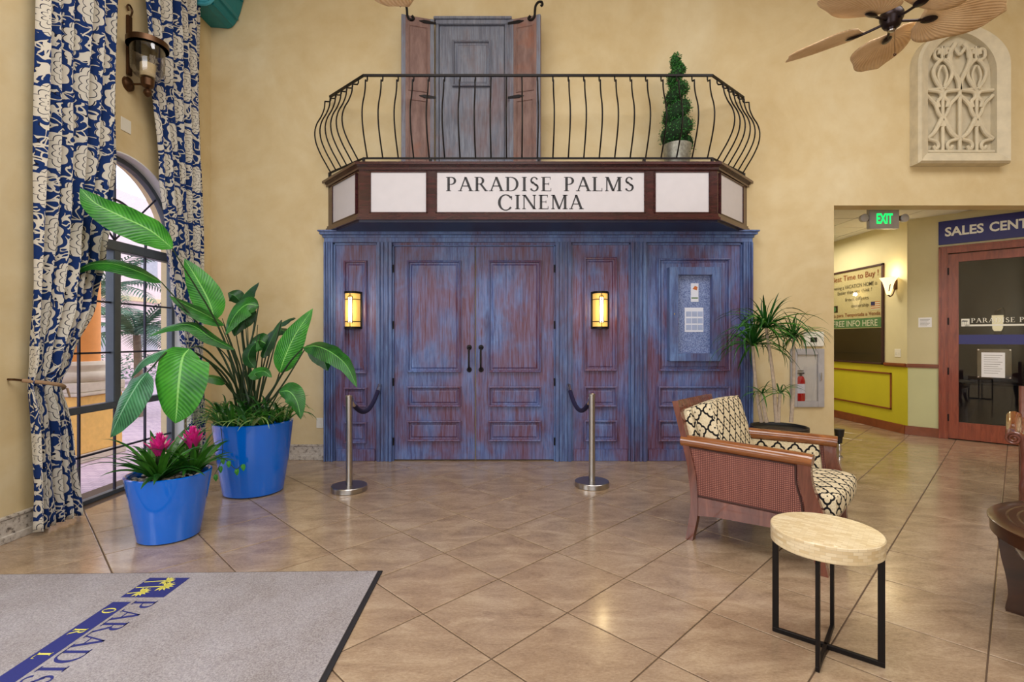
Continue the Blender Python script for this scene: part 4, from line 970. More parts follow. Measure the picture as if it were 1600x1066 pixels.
for q in (-1, 1):
    tb([(0, .86), (q*.02, .98), (q*.09, 1.12), (q*.12, 1.26), (q*.05, 1.4)], .018)      # outer flow
    for c_ in (wi/2,):
        cx = q*c_
        tb([(cx, .15), (cx, .45), (cx, .86)], .013)
        for p_ in (-1, 1):
            h_ = wi/2
            tb([(cx, .86), (cx+p_*.07, .95), (cx+p_*.11, 1.07), (cx+p_*.06, 1.17), (cx, 1.22)], .015)
            tb([(cx+p_*.015, .90), (cx+p_*.05, 1.02), (cx+p_*.025, 1.12), (cx, 1.14)], .010)
            tb([(cx+p_*.03, 1.20), (cx+p_*.09, 1.24), (cx+p_*.09, 1.32), (cx+p_*.04, 1.33), (cx+p_*.045, 1.27)], .013)
            tb([(cx+p_*h_*.96, .86), (cx+p_*.04, .84), (cx+p_*.015, .78), (cx+p_*.06, .73), (cx+p_*.045, .66)], .015)
            tb([(cx+p_*h_*.96, .8), (cx+p_*.09, .7), (cx+p_*.05, .6), (cx, .52), (cx-p_*.02, .44)], .014)
            tb([(cx+p_*.01, .54), (cx+p_*.06, .44), (cx+p_*.11, .36), (cx+p_*h_*.95, .3)], .017)
            tb([(cx+p_*h_*.95, .3), (cx+p_*.08, .27), (cx+p_*.05, .22), (cx+p_*.08, .18), (cx+p_*.11, .22)], .014)
            tb([(cx, 1.22), (cx+p_*.01, 1.3), (cx, 1.36)], .012)
tb([(-.07, 1.36), (-.03, 1.30), (0, 1.27), (.03, 1.30), (.07, 1.36)], .013); tb([(-wi, .15), (wi, .15)], .016)
tb([(-wi, .86), (-wi/2, .88), (0, .86), (wi/2, .88), (wi, .86)], .010)
tr.build('tracery', 'stone_relief', go)

# extinguisher cabinet and annunciator
fc = thing('extinguisher_cabinet', 'grey metal fire extinguisher cabinet with glass door beside corridor opening', 'cabinet', (0, 0, 0))
x0, x1, z0, z1 = X(1234, WY), X(1286, WY), Z(636, WY), Z(545, WY)
mb = MB(); g0, g1, h0, h1 = x0+.075, x1-.075, z0+.07, z1-.07
mb.box(x0, g0, WY-.03, WY, z0, z1, .004); mb.box(g1, x1, WY-.03, WY, z0, z1, .004); mb.box(g0, g1, WY-.03, WY, z0, h0, .004); mb.box(g0, g1, WY-.03, WY, h1, z1, .004); mb.build('door_frame', 'steel_paint', fc)
# recessed box standing proud of the plaster by its frame only
MB().box(g0, g1, WY-.006, WY-.001, h0, h1).build('back_panel', 'white_plastic', fc)
MB().box(g0, g1, WY-.029, WY-.026, h0, h1).build('glass_pane', 'clear_glass', fc)
MB().box(g1+.02, g1+.035, WY-.045, WY-.03, (z0+z1)/2-.03, (z0+z1)/2+.06, .003).build('handle', 'steel', fc)
fe = thing('fire_extinguisher', 'small red fire extinguisher inside the grey cabinet', 'extinguisher', (X(1254, 5.83), WY-.0, h0+.0), 0)
S_ = Matrix.Translation((0, -.0155, 0)) @ Matrix.Diagonal((1, .20, 1, 1))
mb = MB(); mb.T = S_; mb.lathe([(.045, 0), (.05, .01), (.05, .24), (.03, .285), (.018, .29)], seg=20); mb.build('cylinder', 'red_enamel', fe)
mb = MB(); mb.T = S_; mb.lathe([(.0515, .09), (.0515, .2)], seg=20); mb.build('label', 'paper', fe)
mb = MB(); mb.T = S_; mb.lathe([(.016, .29), (.016, .32)], seg=10); mb.box(-.05, .04, -.012, .012, .315, .33); mb.box(-.05, .03, -.012, .012, .345, .355); mb.build('valve', 'black_plastic', fe)
an_ = thing('alarm_panel', 'white alarm keypad panel mounted above the extinguisher cabinet', 'panel', (X(1270, WY), WY, Z(530, WY)))
MB().box(-.115, .115, -.03, 0, -.085, .085, .006).build('housing', 'white_plastic', an_)
MB().box(-.045, .03, -.034, -.03, -.035, .02).build('display', 'black_plastic', an_)

# teal corbel in the corner
tc_ = thing('teal_corbel', 'turquoise painted corbel at the ceiling corner right of the curtain', 'corbel', (XL+.004, 5.45, 5.02))
prf = [(.0, .0), (.20, -.015)]+[(.20+.20*math.sin(k/8*PI/2), -.015+.62*(1-math.cos(k/8*PI/2))) for k in range(1, 9)]+[(.42, .9), (0, .9)]
MB().prism(prf, -.0, .42, 'y').build('bracket', 'teal_paint', tc_)
mb = MB(); rim = [(x, -.01, z) for x, z in prf[:11]]; mb.tube(rim, .018, 6); mb.build('rim', 'teal_light', tc_)
MB().add([(.0, -.002, .9), (.24, -.20, .9), (.22, -.0, .02), (.0, 0, .02), (.0, -.2, .9)], [(0, 1, 2, 3), (1, 4, 3, 2), (0, 4, 1), (0, 3, 4)]).build('gusset', 'teal_light', tc_)
for k in range(3): MB().box(.24+k*.06, .27+k*.06, .02, .40, .0+k*k*.07+.0, .05+k*k*.07).build('dentil', 'teal_paint', tc_)

# ------------------------------------------------------------------ curtains
def interp(tab, z):
    tab = sorted(tab)
    if z <= tab[0][0]: return tab[0][1]
    for (a_, va), (b_, vb) in zip(tab, tab[1:]):
        if z <= b_: t = (z-a_)/(b_-a_); t = t*t*(3-2*t); return va+(vb-va)*t
    return tab[-1][1]
def curtain(label, left, right, zb_, nf, seed, tie, width=1.25):
    t_ = thing('curtain', label, 'curtain', (XL+.02, (interp(left, 0)+interp(right, 0))/2, 0), 0); ox, oy, _ = t_.location
    n, m = nf*12, 110; zt_ = 5.2; vs = []; uv = []; rnd = random.Random(seed); ph = [rnd.uniform(-.5, .5) for _ in range(nf+1)]; am = [rnd.uniform(.7, 1.15) for _ in range(nf+1)]
    for j in range(m+1):
        z = zb_+(zt_-zb_)*j/m; l, r = interp(left, z), interp(right, z); sq = min(1, (r-l)/.75)
        for i in range(n+1):
            s = i/n; f = s*nf; k = int(min(f, nf-1))
            ang = 2*PI*f+ph[k]*.6+.5*math.sin(z*1.3+k)*(1-abs(z-tie)/5)
            y = l+(r-l)*(s+.012*math.sin(ang*2))
            amp = (.050*am[k])*(.75+.25*sq)
            x = .095+amp*math.sin(ang)+.012*math.sin(z*2.1+s*9)
            gap = 1-.35*math.exp(-((z-tie)/.12)**2); x = .03+(x-.03)*gap
            vs.append((x, y-oy, z)); uv.append((s*width+seed*.37, z))
    fs = []; us = []
    for j in range(m):
        for i in range(n):
            q = (j*(n+1)+i, j*(n+1)+i+1, (j+1)*(n+1)+i+1, (j+1)*(n+1)+i); fs.append(q); us.append([uv[a_] for a_ in q])
    mb = MB(); mb.smooth = True; mb.add(vs, fs, us); o = mb.build('cloth', 'curtain_print', t_)
    md = o.modifiers.new('s', 'SOLIDIFY'); md.thickness = .004
    l, r = interp(left, tie)-oy, interp(right, tie)-oy; pts = []
    for k in range(25):
        a_ = PI*k/24; pts.append((.05+.125*math.sin(a_), l-.02+(r-l+.04)*(k/24), tie+.05-.09*(k/24)))
    mb = MB(); mb.tube(pts, .014, 8); mb.build('tieback', 'fringe', t_)
    for k in range(3): MB().tube([(.14-.012*k, r-.03+.01*k, tie-.03), (.15-.012*k, r-.02+.012*k, tie-.10)], .006, 5).build('tassel', 'fringe', t_)
    MB().tube([(-.02, l-.05, tie+.06), (.03, l-.06, tie+.06), (.05, l-.02, tie+.05)], .008, 6).build('tieback_hook', 'bronze', t_)
    return t_
curtain('blue and cream floral curtain left of the window tied back low', [(0, 3.58), (1.06, 3.56), (2.5, 3.60), (5.2, 3.62)],
        [(.02, 3.97), (.56, 3.9), (1.06, 3.83), (1.25, 3.90), (1.71, 4.10), (2.09, 4.18), (2.47, 4.24), (2.98, 4.31), (4.34, 4.37), (5.2, 4.40)], .03, 6, 1, 1.06)
curtain('blue and cream floral curtain in the corner right of the window', [(0, 5.24), (.6, 5.28), (1.0, 5.30), (1.45, 5.18), (1.9, 5.04), (2.4, 4.94), (3.0, 4.84), (4.0, 4.70), (5.2, 4.60)],
        [(0, 5.55), (1.0, 5.54), (2.5, 5.50), (5.2, 5.48)], .03, 6, 2, 1.0)
rod = thing('curtain_rod', 'dark iron curtain rod running above both floral curtains', 'curtain rod', (XL, 4.55, 5.22))
MB().tube([(.11, -1.05, 0), (.11, 1.05, 0)], .018, 10).build('pole', 'black_iron', rod)
for s_ in (-1, 0, 1): MB().tube([(0, s_*.98, 0), (.11, s_*.98, 0)], .01, 6).build('bracket', 'black_iron', rod)

# hurricane sconce between the curtains
hs = thing('hurricane_sconce', 'antique brass hurricane candle sconce on the wall between the curtains', 'sconce', (XL, 4.60, 0))
MB().box(.004, .03, -.025, .025, 3.80, 4.34, .004).build('backplate', 'bronze', hs)
MB().tube(crom([(.02, 0, 4.32), (.02, .02, 4.36), (.02, .035, 4.41), (.02, .0, 4.44), (.02, -.03, 4.41), (.02, -.01, 4.38)], 5), .008, 6).build('ring', 'bronze', hs)
mb = MB(); mb.T = Matrix.Translation((.012, 0, 3.72)) @ Matrix.Rotation(PI/2, 4, 'Y'); mb.lathe([(.0, -.012), (.065, -.012), (.06, .01), (.03, .03), (.0, .035)], seg=24); mb.build('rosette', 'bronze', hs)
MB().tube([(.03, 0, 3.72), (.18, 0, 3.72)], .009, 8).build('arm', 'bronze', hs)
rg = MB(); rg.lathe([(.165, 4.05), (.165, 4.10), (.158, 4.10), (.158, 4.05), (.165, 4.05)], (.185, 0, 0), 36); rg.build('hoop', 'bronze', hs)
MB().lathe([(.04, 3.77), (.10, 3.79), (.13, 3.84), (.135, 4.03), (.14, 4.06), (.136, 4.06), (.13, 4.03), (.125, 3.85), (.10, 3.795), (.04, 3.775)], (.185, 0, 0), 36).build('glass_chimney', 'clear_glass', hs)
MB().lathe([(.0, 3.60), (.02, 3.61), (.035, 3.635), (.03, 3.66), (.015, 3.675), (.05, 3.70), (.055, 3.76), (.045, 3.775), (0, 3.775)], (.185, 0, 0), 24).build('cup', 'bronze', hs)
MB().lathe([(0, 3.78), (.06, 3.78), (.06, 3.90), (.0, 3.90)], (.185, 0, 0), 20).build('candle', 'stucco_cream', hs)

# ------------------------------------------------------------------ planting
def leafmesh(mb, pts, W, N, fold=.25, shape='paddle', n=14, wav=.0, curl=0.0):
    c = crom(pts, 5); m = len(c)-1; N = Vector(N).normalized(); vs = []; uv = []
    for i, p in enumerate(c):
        t = i/m; T = (c[min(i+1, m)]-c[max(i-1, 0)]).normalized(); S = T.cross(N).normalized(); Nn = S.cross(T).normalized()
        if shape == 'paddle': w = W*math.sin(PI*min(1, t**.80*.985+.015))**.80*(1-.10*t)
        elif shape == 'strap': w = W*(min(1, t*4+.45))*(1-t**2.2)+.0006
        elif shape == 'bract': w = W*math.sin(PI*min(1, .12+t*.88))**.8
        for s in (-1, -.55, 0, .55, 1):
            off = -fold*abs(s)*w-curl*s*s*w; wv_ = wav*w*math.sin(t*23+s*2)*abs(s)
            vs.append(p+S*s*w*(1+.5*wav*math.sin(t*31))+Nn*(off+wv_)); uv.append((.5+s/2, t))
    fs = []; us = []
    for i in range(m):
        for k in range(4):
            q = (i*5+k, i*5+k+1, (i+1)*5+k+1, (i+1)*5+k); fs.append(q); us.append([uv[a_] for a_ in q])
    sm = mb.smooth; mb.smooth = True; mb.add(vs, fs, us); mb.smooth = sm; return mb
# big pot
BPc = Vector((-2.38, 4.66, 0))
bp = thing('blue_planter', 'large glossy blue planter holding the tall bird of paradise plant', 'planter', BPc)
MB().lathe([(.0, 0), (.235, 0), (.255, .012), (.30, .3), (.335, .625), (.338, .645), (.325, .65), (.31, .64), (.30, .56), (0, .56)], seg=56).build('pot', 'pot_blue', bp)
MB().lathe([(.0, .585), (.2, .58), (.305, .57)], seg=30).build('soil', 'soil', bp)
bd = thing('bird_of_paradise_plant', 'tall bird of paradise plant with broad paddle leaves in the large blue planter', 'plant', (BPc.x, BPc.y, .57))
O1 = Vector(bd.location)
def bleaf(pts, W, N, stem, mat='leaf_green', fold=.25, wav=.03, curl=.1, base=None):
    """pts: list of (px,py,Y) from leaf base to tip; stem: control (px,py,Y) list from pot to leaf base"""
    w3 = [P(*q) for q in pts]; mb = MB(); leafmesh(mb, rel(w3, O1), W, N, fold, 'paddle', wav=wav, curl=curl)
    o = mb.build('leaf', mat, bd)
    b = base or Vector((BPc.x+random.uniform(-.12, .12), BPc.y+random.uniform(-.12, .12), .58))
    st = [b]+[P(*q) for q in stem]+[w3[0]]
    mb = MB(); L = crom(rel(st, O1), 5); mb.tube(L, [.013-.008*k/(len(L)-1) for k in range(len(L))], 6); mb.build('petiole', 'stem_green', bd)
CAMN = (.25, -.9, .35)
bleaf([(269, 388, 4.15), (235, 360, 4.05), (190, 338, 3.95), (150, 318, 3.88), (125, 294, 3.85)], .155, (.35, -.75, .55), [(350, 530, 4.5)], 'leaf_bright', .15)
bleaf([(252, 441, 4.2), (215, 424, 4.1), (175, 412, 4.02), (140, 414, 3.97), (110, 430, 3.93)], .10, (.3, -.55, .8), [(350, 560, 4.5), (300, 495, 4.35)], 'leaf_green', .1)
bleaf([(336, 500, 4.6), (326, 470, 4.58), (308, 436, 4.56), (288, 404, 4.55)], .135, CAMN, [(365, 570, 4.62)], 'leaf_bright', .2)
bleaf([(350, 508, 4.5), (322, 492, 4.42), (294, 478, 4.36), (264, 462, 4.3)], .095, (.4, -.5, .8), [(372, 580, 4.6)], 'leaf_green', .2)
bleaf([(366, 546, 4.5), (330, 528, 4.42), (298, 508, 4.35), (262, 512, 4.28), (232, 526, 4.24)], .075, (.1, -.6, .8), [(378, 590, 4.6)], 'leaf_green', .2)
bleaf([(296, 545, 3.95), (285, 560, 3.9), (279, 600, 3.86), (276, 640, 3.86), (274, 662, 3.86)], .20, (.12, -.98, .1), [(372, 610, 4.5), (335, 560, 4.2), (312, 542, 4.02)], 'leaf_bright', .12, .02)
bleaf([(230, 582, 3.85), (215, 600, 3.8), (196, 632, 3.78), (182, 660, 3.78), (172, 684, 3.8)], .135, (-.2, -.95, .25), [(370, 620, 4.5), (320, 560, 4.2), (268, 548, 3.95)], 'leaf_cool', .25, .03)
bleaf([(275, 545, 4.1), (250, 550, 4.05), (222, 565, 4.0), (203, 592, 3.98)], .06, (.2, -.5, .8), [(360, 600, 4.5), (320, 560, 4.3)], 'leaf_cool', .4)
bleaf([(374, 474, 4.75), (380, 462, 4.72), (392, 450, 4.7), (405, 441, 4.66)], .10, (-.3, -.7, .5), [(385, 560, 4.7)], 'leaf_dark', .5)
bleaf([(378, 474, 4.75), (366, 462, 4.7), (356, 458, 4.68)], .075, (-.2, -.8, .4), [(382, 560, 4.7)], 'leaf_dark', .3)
bleaf([(404, 478, 4.6), (385, 476, 4.56), (366, 494, 4.52), (352, 524, 4.5)], .115, (-.1, -.9, .45), [(380, 590, 4.65), (396, 520, 4.62)], 'leaf_green', .2)
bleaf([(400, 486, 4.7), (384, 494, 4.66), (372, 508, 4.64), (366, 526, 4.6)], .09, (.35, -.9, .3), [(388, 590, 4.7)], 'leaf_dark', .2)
bleaf([(437, 582, 4.6), (446, 556, 4.58), (462, 522, 4.56), (489, 482, 4.54)], .125, (.1, -.96, .15), [(425, 610, 4.62)], 'leaf_bright', .12)
bleaf([(420, 540, 4.7), (404, 532, 4.66), (394, 542, 4.64), (392, 560, 4.62)], .10, (-.2, -.85, .4), [(405, 600, 4.7)], 'leaf_green', .3)
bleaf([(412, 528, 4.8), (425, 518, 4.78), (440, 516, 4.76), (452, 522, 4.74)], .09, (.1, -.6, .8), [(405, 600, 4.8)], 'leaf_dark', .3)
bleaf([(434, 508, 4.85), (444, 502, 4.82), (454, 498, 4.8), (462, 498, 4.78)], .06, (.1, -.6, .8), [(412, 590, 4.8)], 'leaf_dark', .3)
bleaf([(474, 543, 4.5), (495, 541, 4.46), (520, 552, 4.42), (542, 572, 4.4), (558, 606, 4.38)], .10, (.2, -.75, .6), [(420, 620, 4.6), (450, 570, 4.55)], 'leaf_green', .35, .06)
bleaf([(480, 540, 4.52), (495, 550, 4.5), (506, 564, 4.48), (512, 580, 4.46)], .085, (.1, -.85, .45), [(428, 620, 4.6)], 'leaf_dark', .35)
bleaf([(436, 612, 4.4), (452, 612, 4.36), (464, 628, 4.33), (470, 656, 4.32)], .095, (0, -.95, .3), [(420, 640, 4.5)], 'leaf_green', .15)
bleaf([(440, 500, 4.65), (415, 548, 4.66), (412, 560, 4.64)], .05, (.1, -.8, .5), [(410, 610, 4.66)], 'leaf_dark', .3)
bleaf([(352, 600, 4.4), (340, 592, 4.35), (322, 590, 4.3), (312, 596, 4.28)], .055, (.2, -.6, .7), [(375, 630, 4.5)], 'leaf_green', .3)
bleaf([(405, 592, 4.45), (398, 584, 4.42), (412, 580, 4.4), (425, 590, 4.38)], .06, (.2, -.8, .5), [(400, 630, 4.5)], 'leaf_green', .3)
bleaf([(398, 575, 4.5), (388, 560, 4.48), (392, 545, 4.46), (400, 536, 4.44)], .06, (.2, -.9, .3), [(392, 620, 4.5)], 'leaf_dark', .3)
for k in range(9):      # bare and unfurled stalks
    px = 330+k*10+random.uniform(-4, 4); top = P(px, 470+abs(k-4)*14+random.uniform(-10, 10), 4.65)
    mb = MB(); mb.tube(rel(crom([Vector((BPc.x+random.uniform(-.1, .1), BPc.y+random.uniform(-.08, .1), .57)), P((px+395)/2, 570, 4.66), top], 5), O1), [.012-.009*j/10 for j in range(11)], 6); mb.build('petiole', 'stem_green', bd)
# strap-leaf meshes shared between alike pieces
def strap_mesh(L, W, el, droop, mat, n=9, name='strap'):
    p = Vector((0, 0, 0)); d = Vector((math.cos(el), 0, math.sin(el))); pts = [p.copy()]
    for k in range(n):
        p = p+d*(L/n); pts.append(p.copy()); d = (d+Vector((0, 0, -droop/n*(.4+k/n)))).normalized()
    mb = MB(); leafmesh_simple(mb, pts, W); o = mb.build('leaf', mat); me = o.data; bpy.data.objects.remove(o); return me
def leafmesh_simple(mb, c, W):
    m = len(c)-1; vs = []; uv = []
    for i, p in enumerate(c):
        t = i/m; T = (c[min(i+1, m)]-c[max(i-1, 0)]).normalized(); S = Vector((0, 1, 0)); Nn = S.cross(T).normalized()
        w = W*min(1, t*3+.5)*(1-t**2.5)+.0006
        for s in (-1, 0, 1): vs.append(p+S*s*w-Nn*(.35*w if s == 0 else 0)); uv.append((.5+s/2, t))
    fs = []; us = []
    for i in range(m):
        for k in range(2):
            q = (i*3+k, i*3+k+1, (i+1)*3+k+1, (i+1)*3+k); fs.append(q); us.append([uv[a_] for a_ in q])
    mb.smooth = True; mb.add(vs, fs, us)
def scatter(par, meshes, n, cen, r0, rnd, tilt=.25, sc=(.8, 1.2), azr=None, name='leaf'):
    for k in range(n):
        a_ = rnd.uniform(*azr) if azr else k*2.39996+rnd.uniform(-.25, .25)
        o = bpy.data.objects.new(name, rnd.choice(meshes)); COL.objects.link(o); o.parent = par
        rr = r0*rnd.uniform(.2, 1); o.location = (cen[0]+rr*math.cos(a_), cen[1]+rr*math.sin(a_), cen[2]+rnd.uniform(-.01, .01))
        s_ = rnd.uniform(*sc); o.rotation_euler = (rnd.uniform(-tilt, tilt), rnd.uniform(-tilt, tilt), a_); o.scale = (s_, s_, s_)
rnd = random.Random(11)
sp = thing('spider_plant', 'striped grassy spider plant spilling over the large blue planter rim', 'plant', (BPc.x, BPc.y, .57))
ms = [strap_mesh(.38, .013, 1.1, 3.0, 'strap_green'), strap_mesh(.34, .013, .9, 2.8, 'strap_pale'), strap_mesh(.36, .013, 1.3, 3.0, 'strap_dark'), strap_mesh(.30, .013, 1.0, 3.2, 'strap_green')]
for c_ in ((-.17, -.19, .06), (-.06, -.25, .06), (.08, -.24, .06), (.19, -.16, .06), (-.25, -.02, .06), (.25, .02, .06), (0, -.1, .03)): scatter(sp, ms, 26, c_, .06, rnd)
vn = thing('trailing_vine', 'thin trailing vine hanging down the front of the large blue planter', 'vine', (BPc.x, BPc.y, .6))
def vine_(pts):
    w3 = rel(crom([P(*q) for q in pts], 5), vn.location); MB().tube(w3, .003, 5).build('stem', 'stem_green', vn)
    return w3
w3 = vine_([(345, 668, 4.35), (348, 700, 4.30), (344, 725, 4.30), (335, 742, 4.25)])
w4 = vine_([(337, 715, 4.30), (352, 718, 4.29), (368, 733, 4.29), (378, 726, 4.29)])
for q in (w3[8], w3[11], w3[-1], w4[10], w4[-1], w4[6]):
    q = Vector(q); MBx = MB(); leafmesh(MBx, [q, q+Vector((.015, -.01, -.02)), q+Vector((.02, -.012, -.055))], .022, (0, -1, .2), .1, 'paddle'); MBx.build('leaf', 'leaf_bright', vn)
# small pot with bromeliads
SPc = Vector((-2.44, 3.60, 0))
sp2 = thing('blue_planter', 'smaller glossy blue planter with the pink bromeliad nearest the rug', 'planter', SPc)
MB().lathe([(.0, 0), (.175, 0), (.192, .01), (.225, .2), (.262, .435), (.265, .452), (.252, .456), (.24, .445), (.235, .40), (0, .40)], seg=56).build('pot', 'pot_blue', sp2)
MB().lathe([(.0, .415), (.24, .405)], seg=30).build('soil', 'soil', sp2)
mb = MB(); rnd = random.Random(9)
for k in range(90):
    a_, r_ = rnd.uniform(0, 6.28), .225*math.sqrt(rnd.random()); mb.T = Matrix.Translation((r_*math.cos(a_), r_*math.sin(a_), .42)) @ Matrix.Rotation(rnd.uniform(0, 3), 4, 'Z') @ Matrix.Diagonal((1, .7, .5, 1))
    s_ = rnd.uniform(.012, .022); mb.lathe([(0, -s_), (s_*.8, -s_*.5), (s_, 0), (s_*.8, s_*.5), (0, s_)], seg=7)
mb.build('pebbles', 'pebble', sp2, kind='stuff')
ms2 = [strap_mesh(.42, .028, .85, 1.5, 'strap_green'), strap_mesh(.36, .030, .7, 1.6, 'strap_dark'), strap_mesh(.44, .026, 1.05, 1.9, 'strap_green'), strap_mesh(.36, .028, 1.25, 1.5, 'strap_green'), strap_mesh(.52, .018, .8, 1.9, 'strap_dark')]
def brom(lab, x, y, n, zf, seed, s_=1.0):
    t_ = thing('bromeliad', lab, 'bromeliad', (x, y, .42)); rnd = random.Random(seed); scatter(t_, ms2, n, (0, 0, 0), .03, rnd, .2, (.75*s_, 1.15*s_))
    MB().tube([(0, 0, 0), (0, 0, zf*.75)], [.03, .02], 8).build('stem', 'stem_green', t_)
    for ring_ in range(3):
        for k in range(9):
            a_ = k*2*PI/9+ring_*.35; el = .95+.22*ring_; L = .17-.02*ring_; z0 = zf*.50+.035*ring_
            d = Vector((math.cos(a_)*math.cos(el), math.sin(a_)*math.cos(el), math.sin(el))); b = Vector((0, 0, z0)); up = Vector((-math.cos(a_)*math.sin(el), -math.sin(a_)*math.sin(el), math.cos(el)))
            mb = MB(); leafmesh(mb, [b, b+d*L*.5+up*.008, b+d*L], .020, up, -.3, 'bract', curl=.1); mb.build('bract', 'magenta', t_)
brom('bromeliad with a large magenta flower at the front of the smaller planter', SPc.x-.03, SPc.y-.06, 38, .26, 4)
brom('bromeliad with a smaller magenta flower at the back right of the planter', SPc.x+.11, SPc.y+.09, 34, .30, 6, .9)

# dracaena behind the armchair
DPc = Vector((2.81, 5.32, 0))
dp = thing('black_planter', 'round black plastic planter behind the armchair by the wall', 'planter', DPc)
MB().lathe([(0, 0), (.20, 0), (.21, .01), (.255, .44), (.28, .445), (.28, .485), (.265, .485), (.255, .46), (0, .43)], seg=40).build('pot', 'black_plastic', dp)
MB().lathe([(0, .455), (.25, .44)], seg=24).build('soil', 'soil', dp)
dr = thing('dracaena_plant', 'multi stemmed dracaena with spiky leaf tufts in the black planter', 'plant', (DPc.x, DPc.y, .45)); O2 = Vector(dr.location)
ms3 = [strap_mesh(.56, .014, .9, 3.0, 'strap_dark'), strap_mesh(.60, .014, .5, 2.6, 'strap_green'), strap_mesh(.42, .013, 1.3, 2.2, 'strap_dark'), strap_mesh(.56, .014, .1, 2.0, 'strap_green'), strap_mesh(.52, .014, .6, 3.4, 'strap_dark')]
rnd = random.Random(21)
for base, mid, top, n, s_ in (((1213, 660), (1208, 590), (1197, 512), 62, 1.0), ((1190, 660), (1182, 610), (1176, 540), 58, .95), ((1236, 660), (1240, 600), (1240, 528), 54, .8), ((1198, 660), (1194, 640), (1191, 615), 16, .5), ((1216, 660), (1217, 640), (1219, 615), 16, .55)):
    Yd = 5.28+rnd.uniform(-.08, .06); pts = [P(*base, Yd), P(*mid, Yd), P(*top, Yd)]
    MB().tube(rel(crom(pts, 6), O2), [.02-.006*k/12 for k in range(13)], 8).build('stem', 'cane_stem', dr)
    c_ = P(top[0], top[1], Yd)-O2
    scatter(dr, ms3, n, (c_.x, c_.y, c_.z), .015, rnd, .35, (.75*s_, 1.1*s_))

# ------------------------------------------------------------------ stanchions and ropes
def stanchion(x, y, hx, l1, l2):
    t_ = thing('stanchion_post', l1, 'stanchion', (x, y, 0), 0, 'steel stanchions by the cinema doors')
    MB().lathe([(0, 0), (.158, 0), (.163, .004), (.163, .044), (.158, .050), (0, .052)], seg=48).build('base', 'steel', t_)
    MB().lathe([(.03, .034), (.03, .86), (.034, .862), (.034, .876), (.028, .88), (0, .88)], seg=28).build('post', 'steel', t_)
    MB().tube([(0, .03, .845), (0, .05, .845), (0, .055, .825)], .007, 6).build('rope_eye', 'steel', t_)
    a_ = Vector((x, y+.055, .83)); b_ = Vector((hx, FY-.04, .875)); r_ = thing('velvet_rope', l2, 'rope', a_, 0, 'navy velvet ropes')
    pts = []
    for k in range(25):
        t = k/24; p = a_.lerp(b_, t); p.z -= .78*t*(1-t); pts.append(p-a_)
    MB().tube(pts[2:-2], .023, 12).build('rope', 'rope_velvet', r_)
    MB().tube(pts[:3], .025, 12).build('end_cap', 'chrome', r_); MB().tube(pts[-3:], .025, 12).build('end_cap', 'chrome', r_)
    wh = Vector(b_)-a_; MB().tube([wh, wh+Vector((0, .02, .012)), wh+Vector((0, .06, .012))], .008, 6).build('wall_hook', 'chrome', r_)
stanchion(-1.507, 4.68, -1.507, 'steel stanchion post left of the cinema doors', 'navy velvet rope from left post to the panelling')
stanchion(.762, 4.82, .645, 'steel stanchion post right of the cinema doors', 'navy velvet rope from right post to the panelling')
ds = thing('door_stop_post', 'small black topped chrome floor post at the corridor wall end', 'floor post', (3.87, 5.98, 0))
MB().lathe([(0, 0), (.04, 0), (.04, .012), (.018, .03), (.018, .06), (.03, .10), (.018, .16), (0, .17)], seg=20).build('stem', 'chrome', ds)
MB().lathe([(0, .17), (.03, .17), (.035, .24), (.045, .25), (.05, .30), (.055, .335), (0, .34)], seg=20).build('cap', 'black_plastic', ds)

# ------------------------------------------------------------------ armchair
ac = thing('armchair', 'wooden armchair with woven cane side and black and beige trellis cushions', 'armchair', (1.244, 3.51, 0), math.radians(-42))
def ysh(u): return .02-.0   # near side plane
def vfar(u): return .64+.18*max(0, min(1, u/.72))
def side_poly(mb, poly, v0, v1, far):
    """poly in (u,z); extruded across. far side skews outward towards the front"""
    n = len(poly); f = (lambda u, v: vfar(u)-v) if far else (lambda u, v: v)
    vs = [(u, f(u, v0), z) for u, z in poly]+[(u, f(u, v1), z) for u, z in poly]
    a_, b_ = tuple(range(n)), tuple(range(n, 2*n)); a_, b_ = (a_, b_[::-1]) if not far else (a_[::-1], b_)
    sd = [(i, n+i, n+(i+1) % n, (i+1) % n) if not far else (i, (i+1) % n, n+(i+1) % n, n+i) for i in range(n)]
    mb.add(vs, [a_, b_]+sd)
rear_b = [(-.042, 0), (-.02, .13), (-.005, .276), (-.02, .47), (-.07, .69), (-.14, .957)]
rear_f = [(-.10, .962), (-.028, .70), (.03, .47), (.045, .276), (.04, .16), (.02, .06), (.008, 0)]
front = [(.655, .66), (.665, .52), (.69, .42), (.70, .34), (.71, .2), (.745, .08), (.775, 0), (.82, 0), (.80, .1), (.79, .22), (.80, .34), (.775, .42), (.745, .50), (.73, .58), (.73, .66)]
